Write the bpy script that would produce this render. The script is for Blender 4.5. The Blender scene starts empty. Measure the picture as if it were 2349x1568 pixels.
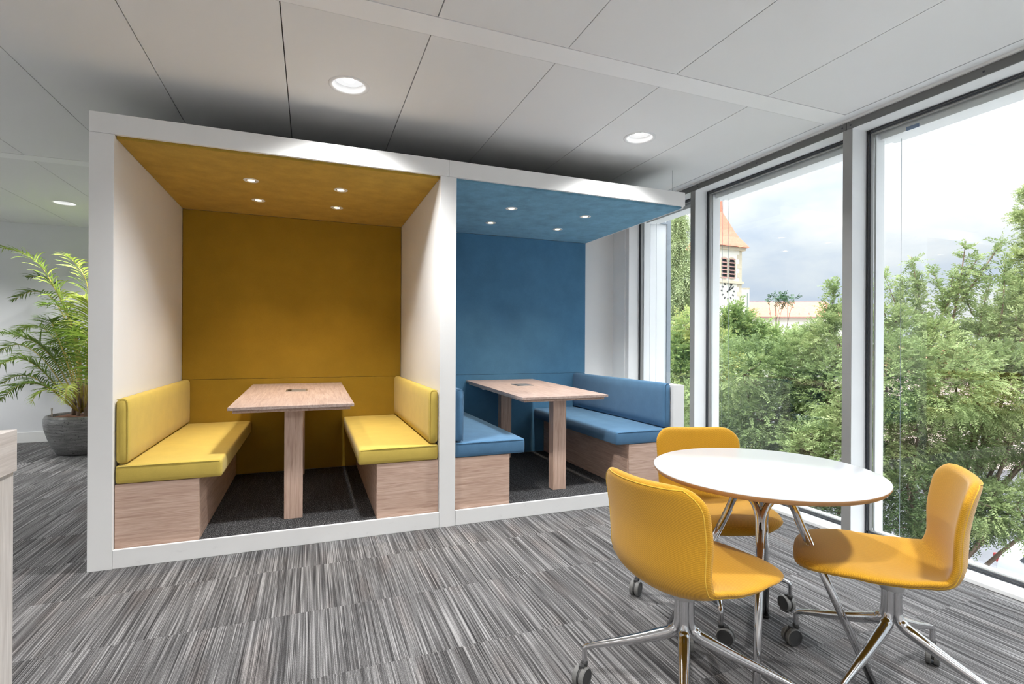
import bpy, bmesh, math, random
import numpy as np
from mathutils import Vector, Matrix
PI = math.pi
random.seed(7)
scene = bpy.context.scene
COL = scene.collection

# ------------------------------------------------------------------ camera (calibrated)
FPX, YAW, ROLL, CXP, CYP, CAMH = 1180.54, math.radians(21.39), math.radians(0.295), 1174.5, 788.3, 1.2
_F = np.array([math.sin(YAW), math.cos(YAW), 0]); _R = np.array([math.cos(YAW), -math.sin(YAW), 0]); _U = np.array([0, 0, 1.0])
_c, _s = math.cos(ROLL), math.sin(ROLL)
_M = np.array([_c*_R+_s*_U, -_s*_R+_c*_U, _F])
def at(px, py, depth):
    """a point of the place seen at photo pixel px,py, `depth` metres out along the view axis"""
    v = np.array([(px-CXP)/FPX, -(py-CYP)/FPX, 1.0])*depth
    p = v@_M + np.array([0, 0, CAMH])
    return Vector(p.tolist())
cam = bpy.data.cameras.new('camera'); co = bpy.data.objects.new('camera', cam); COL.objects.link(co)
cam.sensor_width = 36; cam.lens = FPX/2349*36; cam.clip_start = .02; cam.clip_end = 600
cam.shift_x = 0; cam.shift_y = (CYP-784)/2349
m3 = Matrix((tuple(_M[0]), tuple(_M[1]), tuple(-_M[2]))).transposed()
co.matrix_world = Matrix.Translation((0, 0, CAMH)) @ m3.to_4x4()
scene.camera = co

# ------------------------------------------------------------------ materials
def lin(r, g, b):
    f = lambda c: (c/255/12.92) if c/255 <= .04045 else ((c/255+.055)/1.055)**2.4
    return (f(r), f(g), f(b), 1)
class NT:
    def __init__(s, name):
        s.m = bpy.data.materials.new(name); s.m.use_nodes = True
        s.t = s.m.node_tree; s.n = s.t.nodes; s.n.clear()
        s.out = s.n.new('ShaderNodeOutputMaterial')
    def node(s, typ, **kw):
        n = s.n.new('ShaderNode'+typ)
        for k, v in kw.items():
            if k.startswith('i_'):
                n.inputs[int(k[2:])].default_value = v
            else: setattr(n, k, v)
        return n
    def link(s, a, b): s.t.links.new(a, b)
    def setin(s, n, key, v):
        if hasattr(v, 'is_output') or isinstance(v, bpy.types.NodeSocket): s.link(v, n.inputs[key])
        else: n.inputs[key].default_value = v
    def math(s, op, a, b=0.0, c=None):
        n = s.node('Math', operation=op); s.setin(n, 0, a); s.setin(n, 1, b)
        if c is not None: s.setin(n, 2, c)
        return n.outputs[0]
    def comb(s, x, y, z):
        n = s.node('CombineXYZ'); s.setin(n, 0, x); s.setin(n, 1, y); s.setin(n, 2, z); return n.outputs[0]
    def sep(s, v):
        n = s.node('SeparateXYZ'); s.link(v, n.inputs[0]); return n.outputs
    def coord(s, which='Object'): return s.node('TexCoord').outputs[which]
    def mapping(s, v, scale=(1, 1, 1), rot=(0, 0, 0), loc=(0, 0, 0)):
        n = s.node('Mapping'); s.link(v, n.inputs[0]); n.inputs['Scale'].default_value = scale
        n.inputs['Rotation'].default_value = rot; n.inputs['Location'].default_value = loc; return n.outputs[0]
    def noise(s, v, scale=5, detail=2, rough=.5, dist=0):
        n = s.node('TexNoise'); s.link(v, n.inputs['Vector']); n.inputs['Scale'].default_value = scale
        n.inputs['Detail'].default_value = detail; n.inputs['Roughness'].default_value = rough
        n.inputs['Distortion'].default_value = dist; return n.outputs[0]
    def ramp(s, f, stops, interp='LINEAR'):
        n = s.node('ValToRGB'); s.link(f, n.inputs[0]); cr = n.color_ramp; cr.interpolation = interp
        while len(cr.elements) < len(stops): cr.elements.new(.5)
        for e, (p, c) in zip(cr.elements, stops): e.position = p; e.color = c if len(c) == 4 else (*c, 1)
        return n.outputs[0]
    def mix(s, f, a, b, typ='MIX'):
        n = s.node('Mix', data_type='RGBA', blend_type=typ); s.setin(n, 0, f); s.setin(n, 6, a); s.setin(n, 7, b); return n.outputs[2]
    def bump(s, h, strength=.2, dist=.002):
        n = s.node('Bump'); n.inputs['Strength'].default_value = strength; n.inputs['Distance'].default_value = dist
        s.link(h, n.inputs['Height']); return n.outputs[0]
    def bsdf(s, color, rough=.5, metal=0, spec=.5, normal=None, sheen=0, coat=0):
        n = s.node('BsdfPrincipled'); s.setin(n, 'Base Color', color); s.setin(n, 'Roughness', rough)
        n.inputs['Metallic'].default_value = metal; n.inputs['Specular IOR Level'].default_value = spec
        n.inputs['Sheen Weight'].default_value = sheen; n.inputs['Coat Weight'].default_value = coat
        if normal is not None: s.link(normal, n.inputs['Normal'])
        s.link(n.outputs[0], s.out.inputs[0]); return n
def plain(name, col, rough=.5, metal=0, spec=.5, var=.03, sheen=0):
    t = NT(name); c = t.coord(); f = t.noise(c, 6, 3)
    d = tuple(max(0, x*(1-var)) for x in col[:3])+(1,); l = tuple(min(1, x*(1+var)) for x in col[:3])+(1,)
    t.bsdf(t.ramp(f, [(.3, d), (.7, l)]), rough, metal, spec, sheen=sheen); return t.m
M = {}
M['white'] = plain('white_laminate', (.80, .80, .79), .45, var=.01)
M['whitepaint'] = plain('white_wall_paint', (.84, .84, .84), .7, var=.01)
M['farwall'] = plain('grey_white_wall_paint', (.70, .71, .73), .7, var=.01)
M['alu'] = plain('painted_aluminium', lin(238, 240, 241), .4, var=.01)
M['greyalu'] = plain('grey_anodised_profile', lin(152, 152, 150), .4, 0.3, var=.02)
M['gasket'] = plain('black_gasket', lin(52, 56, 62), .45, var=.1)
M['extgrey'] = plain('exterior_grey_metal', lin(150, 158, 166), .5, var=.04)
M['extwhite'] = plain('exterior_white_render', (.86, .87, .88), .8, var=.01)
M['chrome'] = plain('polished_aluminium', (.62, .62, .63), .14, 1, var=.02)
M['brushed'] = plain('satin_aluminium', (.60, .60, .60), .34, 1, var=.03)
M['rubber'] = plain('dark_grey_rubber', lin(62, 62, 62), .6, var=.05)
M['castorgrey'] = plain('grey_castor_tyre', lin(112, 112, 110), .55, var=.04)
M['black'] = plain('black_plastic', lin(24, 24, 25), .4, var=.1)
M['tabletop'] = plain('white_table_laminate', (.60, .62, .645), .16, var=.005)
M['tableedge'] = plain('oak_veneer_edge', lin(182, 138, 92), .5, var=.08)
M['trimring'] = plain('white_lamp_trim', (.8, .8, .8), .4, var=.01)
M['dark'] = plain('dark_void', (.03, .03, .03), .8)
M['plasticmark'] = plain('blue_label', lin(130, 150, 185), .5)

def ceil_mat():
    t = NT('ceiling_panel_metal'); c = t.coord()
    f = t.noise(c, 300, 1); f2 = t.noise(c, .9, 3)
    t.bsdf(t.ramp(f2, [(.3, (.80, .80, .795, 1)), (.7, (.83, .83, .825, 1))]), .55, normal=t.bump(f, .15, .0004)); return t.m
M['ceiling'] = ceil_mat()
def plinth_mat():
    t = NT('scuffed_white_plinth'); c = t.coord()
    f = t.noise(t.mapping(c, (6, 6, 14)), 1.7, 6, .7)
    t.bsdf(t.ramp(f, [(.0, (.5, .5, .5, 1)), (.3, (.72, .72, .715, 1)), (.40, (.80, .80, .79, 1)), (1, (.82, .82, .81, 1))]), .5); return t.m
M['plinth'] = plinth_mat()
def wood(name, axis, dark, mid, light, sc=1.0):
    t = NT(name); c = t.coord()
    s = {'x': (1.1, 19, 19), 'y': (19, 1.1, 19), 'z': (19, 19, 1.1)}[axis]
    v = t.mapping(c, tuple(a*sc for a in s))
    f1 = t.noise(v, 3.2, 5, .62, .9)
    s2 = {'x': (2.5, 120, 120), 'y': (120, 2.5, 120), 'z': (120, 120, 2.5)}[axis]
    f2 = t.noise(t.mapping(c, s2), 3, 3, .6)
    col = t.ramp(f1, [(.28, dark), (.48, mid), (.68, light)])
    col2 = t.mix(t.math('MULTIPLY', t.ramp(f2, [(.4, (1, 1, 1, 1)), (.52, (0, 0, 0, 1))]), .35), col, dark)
    t.bsdf(col2, .42, normal=t.bump(f2, .1, .0005)); return t.m
wd = (lin(168, 136, 118), lin(198, 168, 150), lin(214, 188, 171))
for a in 'xyz': M['oak_'+a] = wood('light_oak_laminate_'+a, a, *wd)
M['oak_top'] = wood('greyed_oak_table_laminate', 'y', lin(142, 121, 111), lin(170, 150, 141), lin(187, 169, 160))
M['greyoak_z'] = wood('pale_grey_oak_z', 'z', lin(176, 168, 162), lin(198, 192, 187), lin(214, 208, 203))
M['greyoak_y'] = wood('pale_grey_oak_y', 'y', lin(176, 168, 162), lin(200, 192, 187), lin(214, 208, 203))

def fabric(name, base, var=.14, fine=420, blotch=9, rough=.95, sheen=.25):
    t = NT(name); c = t.coord()
    f = t.noise(c, fine, 2, .6); g = t.noise(c, blotch, 4, .6)
    mx = t.math('ADD', t.math('MULTIPLY', f, .5), t.math('MULTIPLY', g, .5))
    d = tuple(x*(1-var) for x in base[:3])+(1,); l = tuple(min(1, x*(1+var)) for x in base[:3])+(1,)
    t.bsdf(t.ramp(mx, [(.35, d), (.65, l)]), rough, spec=.2, sheen=sheen, normal=t.bump(f, .25, .0006)); return t.m
M['lime'] = fabric('mustard_lime_velour', (.56, .415, .09), sheen=.1, var=.07)
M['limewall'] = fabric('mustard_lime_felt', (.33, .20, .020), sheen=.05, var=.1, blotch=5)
M['limeceil'] = fabric('mustard_ceiling_felt', (.44, .28, .045), sheen=.05, blotch=7, var=.2)
M['blue'] = fabric('blue_velour', (.075, .175, .30), sheen=.15, var=.12)
M['bluewall'] = fabric('blue_felt', (.080, .205, .34), sheen=.05, blotch=5, var=.15)
M['blueceil'] = fabric('blue_ceiling_felt', (.16, .34, .47), sheen=.05, blotch=9, var=.25)
def chairfab():
    t = NT('mustard_ribbed_upholstery'); c = t.coord()
    w = t.node('TexWave', wave_type='BANDS', bands_direction='DIAGONAL'); t.link(c, w.inputs[0]); w.inputs['Scale'].default_value = 105
    w.inputs['Distortion'].default_value = .6
    w2 = t.node('TexWave', wave_type='BANDS', bands_direction='DIAGONAL'); t.link(t.mapping(c, (-1, 1, 1)), w2.inputs[0]); w2.inputs['Scale'].default_value = 105
    f = t.math('MULTIPLY', w.outputs[1], w2.outputs[1]); g = t.noise(c, 700, 2)
    mx = t.math('ADD', t.math('MULTIPLY', f, .6), t.math('MULTIPLY', g, .4))
    t.bsdf(t.ramp(mx, [(.1, (.40, .195, .008, 1)), (.65, (.62, .325, .018, 1))]), .85, spec=.25, sheen=.2, normal=t.bump(f, .35, .0006)); return t.m
M['mustard'] = chairfab()
M['piping'] = fabric('mustard_piping', (.62, .37, .03), var=.1)

def carpet():
    t = NT('striped_grey_carpet_tiles'); c = t.coord(); x, y, z = t.sep(c)
    row = t.math('FLOOR', t.math('MULTIPLY', t.math('ADD', y, .03), 2.0))
    colm = t.math('FLOOR', t.math('ADD', t.math('MULTIPLY', x, 2.0), t.math('MULTIPLY', row, .37)))
    seed = t.math('ADD', t.math('MULTIPLY', row, 13.7), t.math('MULTIPLY', colm, 5.3))
    v1 = t.comb(t.math('MULTIPLY', x, 125), t.math('ADD', t.math('MULTIPLY', y, 1.0), seed), t.math('MULTIPLY', seed, .31))
    n1 = t.noise(v1, 1.0, 2, .6)
    v2 = t.comb(t.math('MULTIPLY', x, 330), t.math('ADD', t.math('MULTIPLY', y, 2.4), seed), 0.0)
    n2 = t.noise(v2, 1.0, 1, .5)
    v3 = t.comb(t.math('MULTIPLY', x, 16), t.math('ADD', t.math('MULTIPLY', y, 1.2), seed), 3.0)
    n3 = t.noise(v3, 1.0, 2, .5)
    loops = t.noise(t.comb(t.math('MULTIPLY', x, 420), t.math('MULTIPLY', y, 260), 0.0), 1.0, 1, .5)
    mx = t.math('ADD', t.math('ADD', t.math('MULTIPLY', n1, .44), t.math('MULTIPLY', n2, .36)), t.math('ADD', t.math('MULTIPLY', n3, .10), t.math('MULTIPLY', loops, .22)))
    col = t.ramp(mx, [(.44, (.028, .027, .028, 1)), (.52, (.072, .070, .071, 1)), (.59, (.150, .147, .148, 1)), (.68, (.33, .325, .325, 1))])
    brown = t.noise(t.comb(t.math('MULTIPLY', x, 9), t.math('ADD', t.math('MULTIPLY', y, 2), seed), 9.0), 1, 1)
    col = t.mix(t.math('MULTIPLY', t.ramp(brown, [(.55, (0, 0, 0, 1)), (.7, (1, 1, 1, 1))]), .35), col, t.mix(1.0, col, (1.0, .86, .80, 1), 'MULTIPLY'))
    t.bsdf(col, .95, spec=.12, normal=t.bump(mx, .5, .003)); return t.m
M['carpet'] = carpet()
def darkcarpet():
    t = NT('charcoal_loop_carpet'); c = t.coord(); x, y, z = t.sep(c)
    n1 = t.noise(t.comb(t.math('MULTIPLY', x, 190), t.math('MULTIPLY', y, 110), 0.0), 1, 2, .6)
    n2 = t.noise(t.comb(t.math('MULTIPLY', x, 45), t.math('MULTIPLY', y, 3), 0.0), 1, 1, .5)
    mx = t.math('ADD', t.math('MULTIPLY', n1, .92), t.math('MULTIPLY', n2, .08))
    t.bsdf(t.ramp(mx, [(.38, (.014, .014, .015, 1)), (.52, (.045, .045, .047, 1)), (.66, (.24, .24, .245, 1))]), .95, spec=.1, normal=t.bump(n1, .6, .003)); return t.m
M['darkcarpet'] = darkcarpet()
def glass():
    t = NT('window_glass'); g = t.node('BsdfGlossy'); g.inputs['Roughness'].default_value = .0
    tr = t.node('BsdfTransparent'); tr.inputs[0].default_value = (.97, .985, .98, 1)
    lw = t.node('LayerWeight'); lw.inputs[0].default_value = .5     # schlick fresnel that is the same from both sides
    fr = t.math('ADD', t.math('MULTIPLY', t.math('POWER', lw.outputs['Facing'], 5.0), .85), .045)
    mixn = t.node('MixShader'); t.link(fr, mixn.inputs[0]); t.link(tr.outputs[0], mixn.inputs[1]); t.link(g.outputs[0], mixn.inputs[2])
    t.link(mixn.outputs[0], t.out.inputs[0]); return t.m
M['glass'] = glass()
def emit(name, col, st):
    t = NT(name); e = t.node('Emission'); e.inputs[0].default_value = col; e.inputs[1].default_value = st
    t.link(e.outputs[0], t.out.inputs[0]); return t.m
M['lens'] = emit('downlight_lens', (1, 1, 1, 1), .6)
M['led'] = emit('downlight_led', (1, 1, .99, 1), 14)
M['bulb'] = emit('warm_spot_lamp', (1, .72, .38, 1), 9)
def baffle():
    t = NT('downlight_reflector'); e = t.node('Emission'); e.inputs[0].default_value = (1, 1, 1, 1); e.inputs[1].default_value = .35
    b = t.node('BsdfPrincipled'); b.inputs['Base Color'].default_value = (.8, .8, .8, 1); b.inputs['Roughness'].default_value = .3
    a = t.node('AddShader'); t.link(b.outputs[0], a.inputs[0]); t.link(e.outputs[0], a.inputs[1]); t.link(a.outputs[0], t.out.inputs[0]); return t.m
M['baffle'] = plain('downlight_reflector', (.9, .9, .9), .3)

def leafmat(name, a, b, c, trans=.35, rough=.6):
    """a,b,c: dark / mid / light leaf colours picked by the per-leaf attribute `tone`"""
    t = NT(name); at_ = t.node('Attribute', attribute_name='tone')
    col = t.ramp(at_.outputs['Fac'], [(0, a), (.5, b), (1, c)])
    p = t.node('BsdfPrincipled'); t.link(col, p.inputs['Base Color']); p.inputs['Roughness'].default_value = rough; p.inputs['Specular IOR Level'].default_value = .25
    tl = t.node('BsdfTranslucent'); t.link(col, tl.inputs[0]); mx = t.node('MixShader'); mx.inputs[0].default_value = trans
    t.link(p.outputs[0], mx.inputs[1]); t.link(tl.outputs[0], mx.inputs[2]); t.link(mx.outputs[0], t.out.inputs[0]); return t.m
M['bark'] = plain('tree_bark', lin(120, 100, 84), .9, var=.3)

# ------------------------------------------------------------------ mesh helpers
def finish(name, bm, mat, parent=None, smooth=False, bevel=0, mats=None, auto=None):
    me = bpy.data.meshes.new(name); bm.normal_update(); bm.to_mesh(me); bm.free()
    for m_ in (mats or [mat]): me.materials.append(m_)
    if smooth: me.shade_smooth()
    o = bpy.data.objects.new(name, me); COL.objects.link(o)
    if parent: o.parent = parent
    if bevel:
        b = o.modifiers.new('b', 'BEVEL'); b.width = bevel; b.segments = 2; b.limit_method = 'ANGLE'; b.harden_normals = False
    if auto:
        try: me.set_sharp_from_angle(angle=math.radians(auto))
        except Exception: pass
    return o
def box(bm, x0, x1, y0, y1, z0, z1, mi=0):
    vs = [bm.verts.new((x, y, z)) for z in (z0, z1) for y in (y0, y1) for x in (x0, x1)]
    for f in ((0, 2, 3, 1), (4, 5, 7, 6), (0, 1, 5, 4), (2, 6, 7, 3), (0, 4, 6, 2), (1, 3, 7, 5)):
        fc = bm.faces.new([vs[i] for i in f]); fc.material_index = mi
    return vs
def boxo(name, b, mat, parent=None, bevel=0):
    bm = bmesh.new(); box(bm, *b); return finish(name, bm, mat, parent, bevel=bevel)
def tube(bm, pts, radii, seg=14, cap=True, mi=0, flat=None):
    """swept tube along pts; flat = (a,b) cross section scale"""
    pts = [Vector(p) for p in pts]; n = len(pts)
    if not hasattr(radii, '__len__'): radii = [radii]*n
    up = None; rings = []
    for i, p in enumerate(pts):
        tn = (pts[min(i+1, n-1)]-pts[max(i-1, 0)]).normalized()
        if up is None:
            up = Vector((0, 0, 1)) if abs(tn.z) < .9 else Vector((1, 0, 0))
        sd = tn.cross(up).normalized(); up = sd.cross(tn).normalized()
        ring = []
        for k in range(seg):
            a = 2*PI*k/seg
            ring.append(bm.verts.new(p+sd*math.cos(a)*radii[i]+up*math.sin(a)*radii[i]))
        rings.append(ring)
    for r0, r1 in zip(rings, rings[1:]):
        for k in range(seg):
            f = bm.faces.new((r0[k], r0[(k+1) % seg], r1[(k+1) % seg], r1[k])); f.material_index = mi; f.smooth = True
    if cap:
        f = bm.faces.new(rings[0][::-1]); f.material_index = mi
        f = bm.faces.new(rings[-1]); f.material_index = mi
def lathe(bm, prof, seg=32, c=(0, 0, 0), mi=0, close=False, mis=None):
    rings = []
    for r, z in prof:
        rings.append([bm.verts.new((c[0]+r*math.cos(2*PI*k/seg), c[1]+r*math.sin(2*PI*k/seg), c[2]+z)) for k in range(seg)] if r > 1e-6 else [bm.verts.new((c[0], c[1], c[2]+z))])
    for i, (a, b) in enumerate(zip(rings, rings[1:])):
        for k in range(seg):
            k2 = (k+1) % seg
            vs = [a[k % len(a)], a[k2 % len(a)], b[k2 % len(b)], b[k % len(b)]]
            u = []
            for v in vs:
                if v not in u: u.append(v)
            if len(u) > 2:
                try:
                    f = bm.faces.new(u); f.material_index = mis[i] if mis else mi; f.smooth = True
                except ValueError: pass
def spline(pts, n=8):
    pts = [Vector(p) for p in pts]; out = []
    P = [pts[0]]+pts+[pts[-1]]
    for i in range(1, len(P)-2):
        for k in range(n):
            t = k/n; a, b, c, d = P[i-1], P[i], P[i+1], P[i+2]
            out.append(.5*((2*b)+(c-a)*t+(2*a-5*b+4*c-d)*t*t+(3*b-a-3*c+d)*t**3))
    out.append(pts[-1]); return out
def fast_mesh(name, V, Fc, mat, parent=None, tone=None, smooth=False, link=True):
    V = np.asarray(V, dtype=np.float32); Fc = np.asarray(Fc, dtype=np.int32)
    me = bpy.data.meshes.new(name); k = Fc.shape[1]
    me.vertices.add(len(V)); me.vertices.foreach_set('co', V.ravel())
    me.loops.add(Fc.size); me.loops.foreach_set('vertex_index', Fc.ravel())
    me.polygons.add(len(Fc)); me.polygons.foreach_set('loop_start', np.arange(0, Fc.size, k, dtype=np.int32))
    try: me.polygons.foreach_set('loop_total', np.full(len(Fc), k, dtype=np.int32))
    except Exception: pass
    me.update(calc_edges=True); me.validate()
    if tone is not None:
        at_ = me.attributes.new('tone', 'FLOAT', 'POINT'); at_.data.foreach_set('value', np.asarray(tone, dtype=np.float32))
    me.materials.append(mat)
    if smooth: me.shade_smooth()
    o = bpy.data.objects.new(name, me)
    if link: COL.objects.link(o)
    if parent: o.parent = parent
    return o
def thing(name, label, cat, loc=(0, 0, 0), rz=0, group=None):
    o = bpy.data.objects.new(name, None); COL.objects.link(o); o.empty_display_size = .1
    o.location = loc; o.rotation_euler = (0, 0, rz); o['label'] = label; o['category'] = cat
    if group: o['group'] = group
    return o
def tag(o, label, cat, group=None, kind=None):
    o['label'] = label; o['category'] = cat
    if group: o['group'] = group
    if kind: o['kind'] = kind
    return o
def struct(o): o['kind'] = 'structure'; return o
def tree_copy(o, parent=None):
    c = o.copy(); COL.objects.link(c)
    if parent: c.parent = parent
    for ch in list(o.children): tree_copy(ch, c)
    return c

# ------------------------------------------------------------------ room shell
XW, CZ = 3.12, 2.60            # inner facade plane, ceiling height
YB, YN, XL = 7.78, -3.6, -6.2  # far wall, wall behind the camera, left wall
struct(boxo('floor', (XL, XW+.14, YN, YB+.1, -.3, 0), M['carpet']))
struct(boxo('wall_back', (XL, -1.02, YB, YB+.2, 0, 2.75), M['farwall']))
struct(boxo('wall_partition', (-1.02, XW, 4.885, YB+.2, 0, 2.75), M['whitepaint']))
struct(boxo('wall_right', (XW, 3.30, 4.60, YB+.2, -.3, 2.75), M['whitepaint']))
struct(boxo('wall_left', (XL-.2, XL, YN, 3.4, 0, 2.75), M['whitepaint']))
bm = bmesh.new()
for a, b in ((3.4, 3.46), (4.84, 4.90), (6.28, 6.34), (7.72, 7.98)): box(bm, XL-.12, XL, a, b, 0, 2.6)
box(bm, XL-.12, XL, 3.4, 7.98, 0, .06); box(bm, XL-.12, XL, 3.4, 7.98, 2.5, 2.9)
wl = struct(finish('window_7', bm, M['alu'])); boxo('glass_pane', (XL-.064, XL-.06, 3.46, 7.72, .06, 2.5), M['glass'], wl)  # unseen window, added to bring daylight to the far end
struct(boxo('wall_front', (XL-.2, 3.3, YN-.2, YN, 0, 2.75), M['whitepaint']))
struct(boxo('baseboard_back', (XL, -1.02, YB-.014, YB, 0, .125), M['white'], bevel=.003))
struct(boxo('trim_corner', (XW-.012, XW, 4.66, 4.884, 0, 2.6), M['greyalu'].copy() and M['alu']))

# ceiling panels
SX0, DX = -.752, .6275
xs = [SX0+DX*k for k in range(-9, 7)]           # -6.4 .. 3.01
xs[-1] = 3.016
rows = [(YN, -.585), (-.447, 2.175), (2.313, 4.935), (5.073, YB)]
strips = [(-.585, -.447), (2.175, 2.313), (4.935, 5.073)]
lights = {}
for lx, ly in ((.189, 2.935), (2.071, 2.935), (-2.335, 6.5)): lights[(round(lx, 2), ly)] = True
extra = [(-3.576, 2.935), (-5.458, 2.935), (.189, .3), (2.071, .3), (-1.693, .3), (-3.576, .3), (-5.458, .3), (.189, -2.0), (2.071, -2.0), (-1.693, -2.0), (-3.576, -2.0), (-5.458, -2.0), (-4.2, 6.5)]  # added unseen downlights, put in to brighten the room
allights = [(.189, 2.935), (2.071, 2.935), (-2.321, 6.5)]+extra
bm = bmesh.new()
G = .0025; HR = .088
def hole_panel(bm, x0, x1, y0, y1, z, cx, cy, r, seg=32):
    inner, outer = [], []
    for k in range(seg):
        a = 2*PI*(k+.5)/seg; dx, dy = math.cos(a), math.sin(a)
        inner.append(bm.verts.new((cx+r*dx, cy+r*dy, z)))
        t = min((x1-cx)/dx if dx > 0 else (x0-cx)/dx, (y1-cy)/dy if dy > 0 else (y0-cy)/dy)
        outer.append(bm.verts.new((cx+t*dx, cy+t*dy, z)))
    for k in range(seg):
        j = (k+1) % seg
        bm.faces.new((inner[k], inner[j], outer[j], outer[k]))
    for k, (qx, qy) in ((seg//8-1, (x1, y1)), (3*seg//8-1, (x0, y1)), (5*seg//8-1, (x0, y0)), (7*seg//8-1, (x1, y0))):
        pass
    # corners
    for qx, qy in ((x1, y1), (x0, y1), (x0, y0), (x1, y0)):
        c = bm.verts.new((qx, qy, z)); best = None
        for k in range(seg):
            a, b = outer[k].co, outer[(k+1) % seg].co
            onx = abs(a.x-qx) < 1e-6 and abs(b.y-qy) < 1e-6; ony = abs(a.y-qy) < 1e-6 and abs(b.x-qx) < 1e-6
            if onx or ony: bm.faces.new((outer[k], outer[(k+1) % seg], c))
for i in range(len(xs)-1):
    x0, x1 = xs[i]+G, xs[i+1]-G
    for (y0, y1) in rows:
        hit = [(lx, ly) for lx, ly in allights if x0 < lx < x1 and y0 < ly < y1]
        if hit and x1-x0 > .3:
            hole_panel(bm, x0, x1, y0+G, y1-G, CZ, hit[0][0], hit[0][1], HR)
            for (a, b, c, d) in ((x0, x1, y0+G, y0+G+.001), (x0, x1, y1-G-.001, y1-G), (x0, x0+.001, y0+G, y1-G), (x1-.001, x1, y0+G, y1-G)):
                box(bm, a, b, c, d, CZ+.0005, CZ+.03)
        else: box(bm, x0, x1, y0+G, y1-G, CZ, CZ+.03)
for (y0, y1) in strips:
    for v_ in box(bm, XL, 3.022, y0+.0015, y1-.0015, CZ-.0015, CZ+.03, 1): pass
box(bm, XL-.2, XW+.2, YN-.2, YB+.2, CZ+.13, CZ+.5)
bmesh.ops.recalc_face_normals(bm, faces=bm.faces)
struct(finish('ceiling', bm, None, mats=[M['ceiling'], plain('bright_ceiling_strip', (.90, .90, .895), .45, var=.01)]))
struct(boxo('trim_plenum', (XL, 3.10, YN, YB, CZ+.09, CZ+.1), M['dark']))

# perimeter profile and header above the glass
bm = bmesh.new()
box(bm, 3.030, 3.098, YN, 4.884, 2.604, 2.64); o = struct(finish('trim_ceiling_edge', bm, M['alu']))
struct(boxo('trim_ceiling_lip', (3.098, 3.112, YN, 4.884, 2.590, 2.64), M['white']))
bm = bmesh.new()
yj = [YN, -.57, .83, 2.235, 4.884]
for a, b in zip(yj, yj[1:]): box(bm, XW-.008, XW+.002, a+.002, b-.002, 2.545, 2.592)
o = finish('trim_header_channel', bm, plain('dark_grey_channel', lin(112, 112, 111), .45, .2), bevel=.001); struct(o)
bm = bmesh.new(); box(bm, XW, 3.30, YN, 4.61, 2.545, 2.9); struct(finish('trim_header', bm, M['alu']))
def screw(x, y, z):
    bm = bmesh.new(); lathe(bm, [(0, .0), (.0022, .0), (.0024, .0016), (.0048, .002), (.0056, .0)], 14)
    bmesh.ops.rotate(bm, verts=bm.verts, matrix=Matrix.Rotation(-PI/2, 3, 'Y'))
    s = finish('screw', bm, M['gasket'], o); s.location = (x, y, z)
for y in (3.56, 2.93, 2.262, 2.208, 1.53): screw(XW-.008, y, 2.566)
# sill
struct(boxo('trim_sill', (XW, 3.245, YN, 4.61, 0, .022), M['alu'], bevel=.002))
bm = bmesh.new()
# facade slab below / above the floor line outside
box(bm, 3.245, 3.42, YN, 4.61, -.6, .012); box(bm, 3.31, 3.50, YN, 4.45, 2.516, 2.9)
struct(finish('trim_facade_band', bm, M['extwhite']))

# mullions and windows
mull = [(-3.6, -3.545), (-2.0, -1.94), (-.60, -.54), (.80, .86), (2.20, 2.26), (3.598, 3.655)]
for a, b in mull: struct(boxo('trim_mullion', (XW, 3.31, a, b, .0, 2.546), M['alu'], bevel=.0015)).name = 'trim_%d' % (mull.index((a, b))+1)
for (a, b) in mull:   # backlit shade on each mullion's room side, painted as a grey strip
    o = boxo('shaded_face', (XW-.004, XW, a+.001, b-.001, .0, 2.545), M['greyalu'])
    o.parent = bpy.data.objects['trim_%d' % (mull.index((a, b))+1)]
panes = [(-3.545, -2.0), (-1.94, -.60), (-.54, .80), (.86, 2.20), (2.26, 3.598), (3.655, 4.60)]
for n, (a, b) in enumerate(panes):
    bm = bmesh.new(); z0, z1 = .022, 2.545
    for k, (ins, w, xx) in enumerate(((0, .008, 3.245), (.008, .004, 3.250), (.012, .010, 3.247), (.022, .006, 3.252))):
        m_ = k % 2
        x0, x1 = xx, 3.274
        box(bm, x0, x1, a+ins, a+ins+w, z0, z1, m_); box(bm, x0, x1, b-ins-w, b-ins, z0, z1, m_)
        zz = (0, .008, .012, .022)[k]; hw = (.008, .004, .010, .005)[k]
        box(bm, x0, x1, a, b, z0+zz, z0+zz+hw, m_); box(bm, x0, x1, a, b, z1-zz-hw, z1-zz, m_)
    w = struct(finish('window_%d' % (n+1), bm, None, mats=[M['gasket'], M['greyalu']]))
    bm = bmesh.new(); box(bm, 3.2745, 3.2785, a+.004, b-.004, .03, 2.54)
    g = finish('glass_pane', bm, M['glass'], w)
    bm = bmesh.new()
    box(bm, 3.285, 3.36, b-.036, b-.024, 0.02, 2.515); box(bm, 3.285, 3.36, a+.024, a+.036, 0.02, 2.515); box(bm, 3.285, 3.36, a+.036, b-.036, .0, .034)
    finish('outer_frame', bm, M['extwhite'], w)
    bm = bmesh.new(); box(bm, 3.30, 3.44, a+.0, b-.05, 2.480, 2.515); finish('blind_housing', bm, M['extwhite'], w)
    bm = bmesh.new(); tube(bm, [(3.37, b-.13, .0), (3.37, b-.13, 2.47)], .0016, 6); finish('guide_wire', bm, M['extgrey'], w)
    if n in (4,):
        bm = bmesh.new(); tube(bm, [(3.345, b-.085, .0), (3.345, b-.085, 2.47)], .0012, 6); finish('guide_wire', bm, M['extgrey'], w)
o = boxo('blind_label', (3.296, 3.3, 1.93, 2.0, 2.478, 2.500), M['plasticmark'], bpy.data.objects['window_4'])
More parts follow.
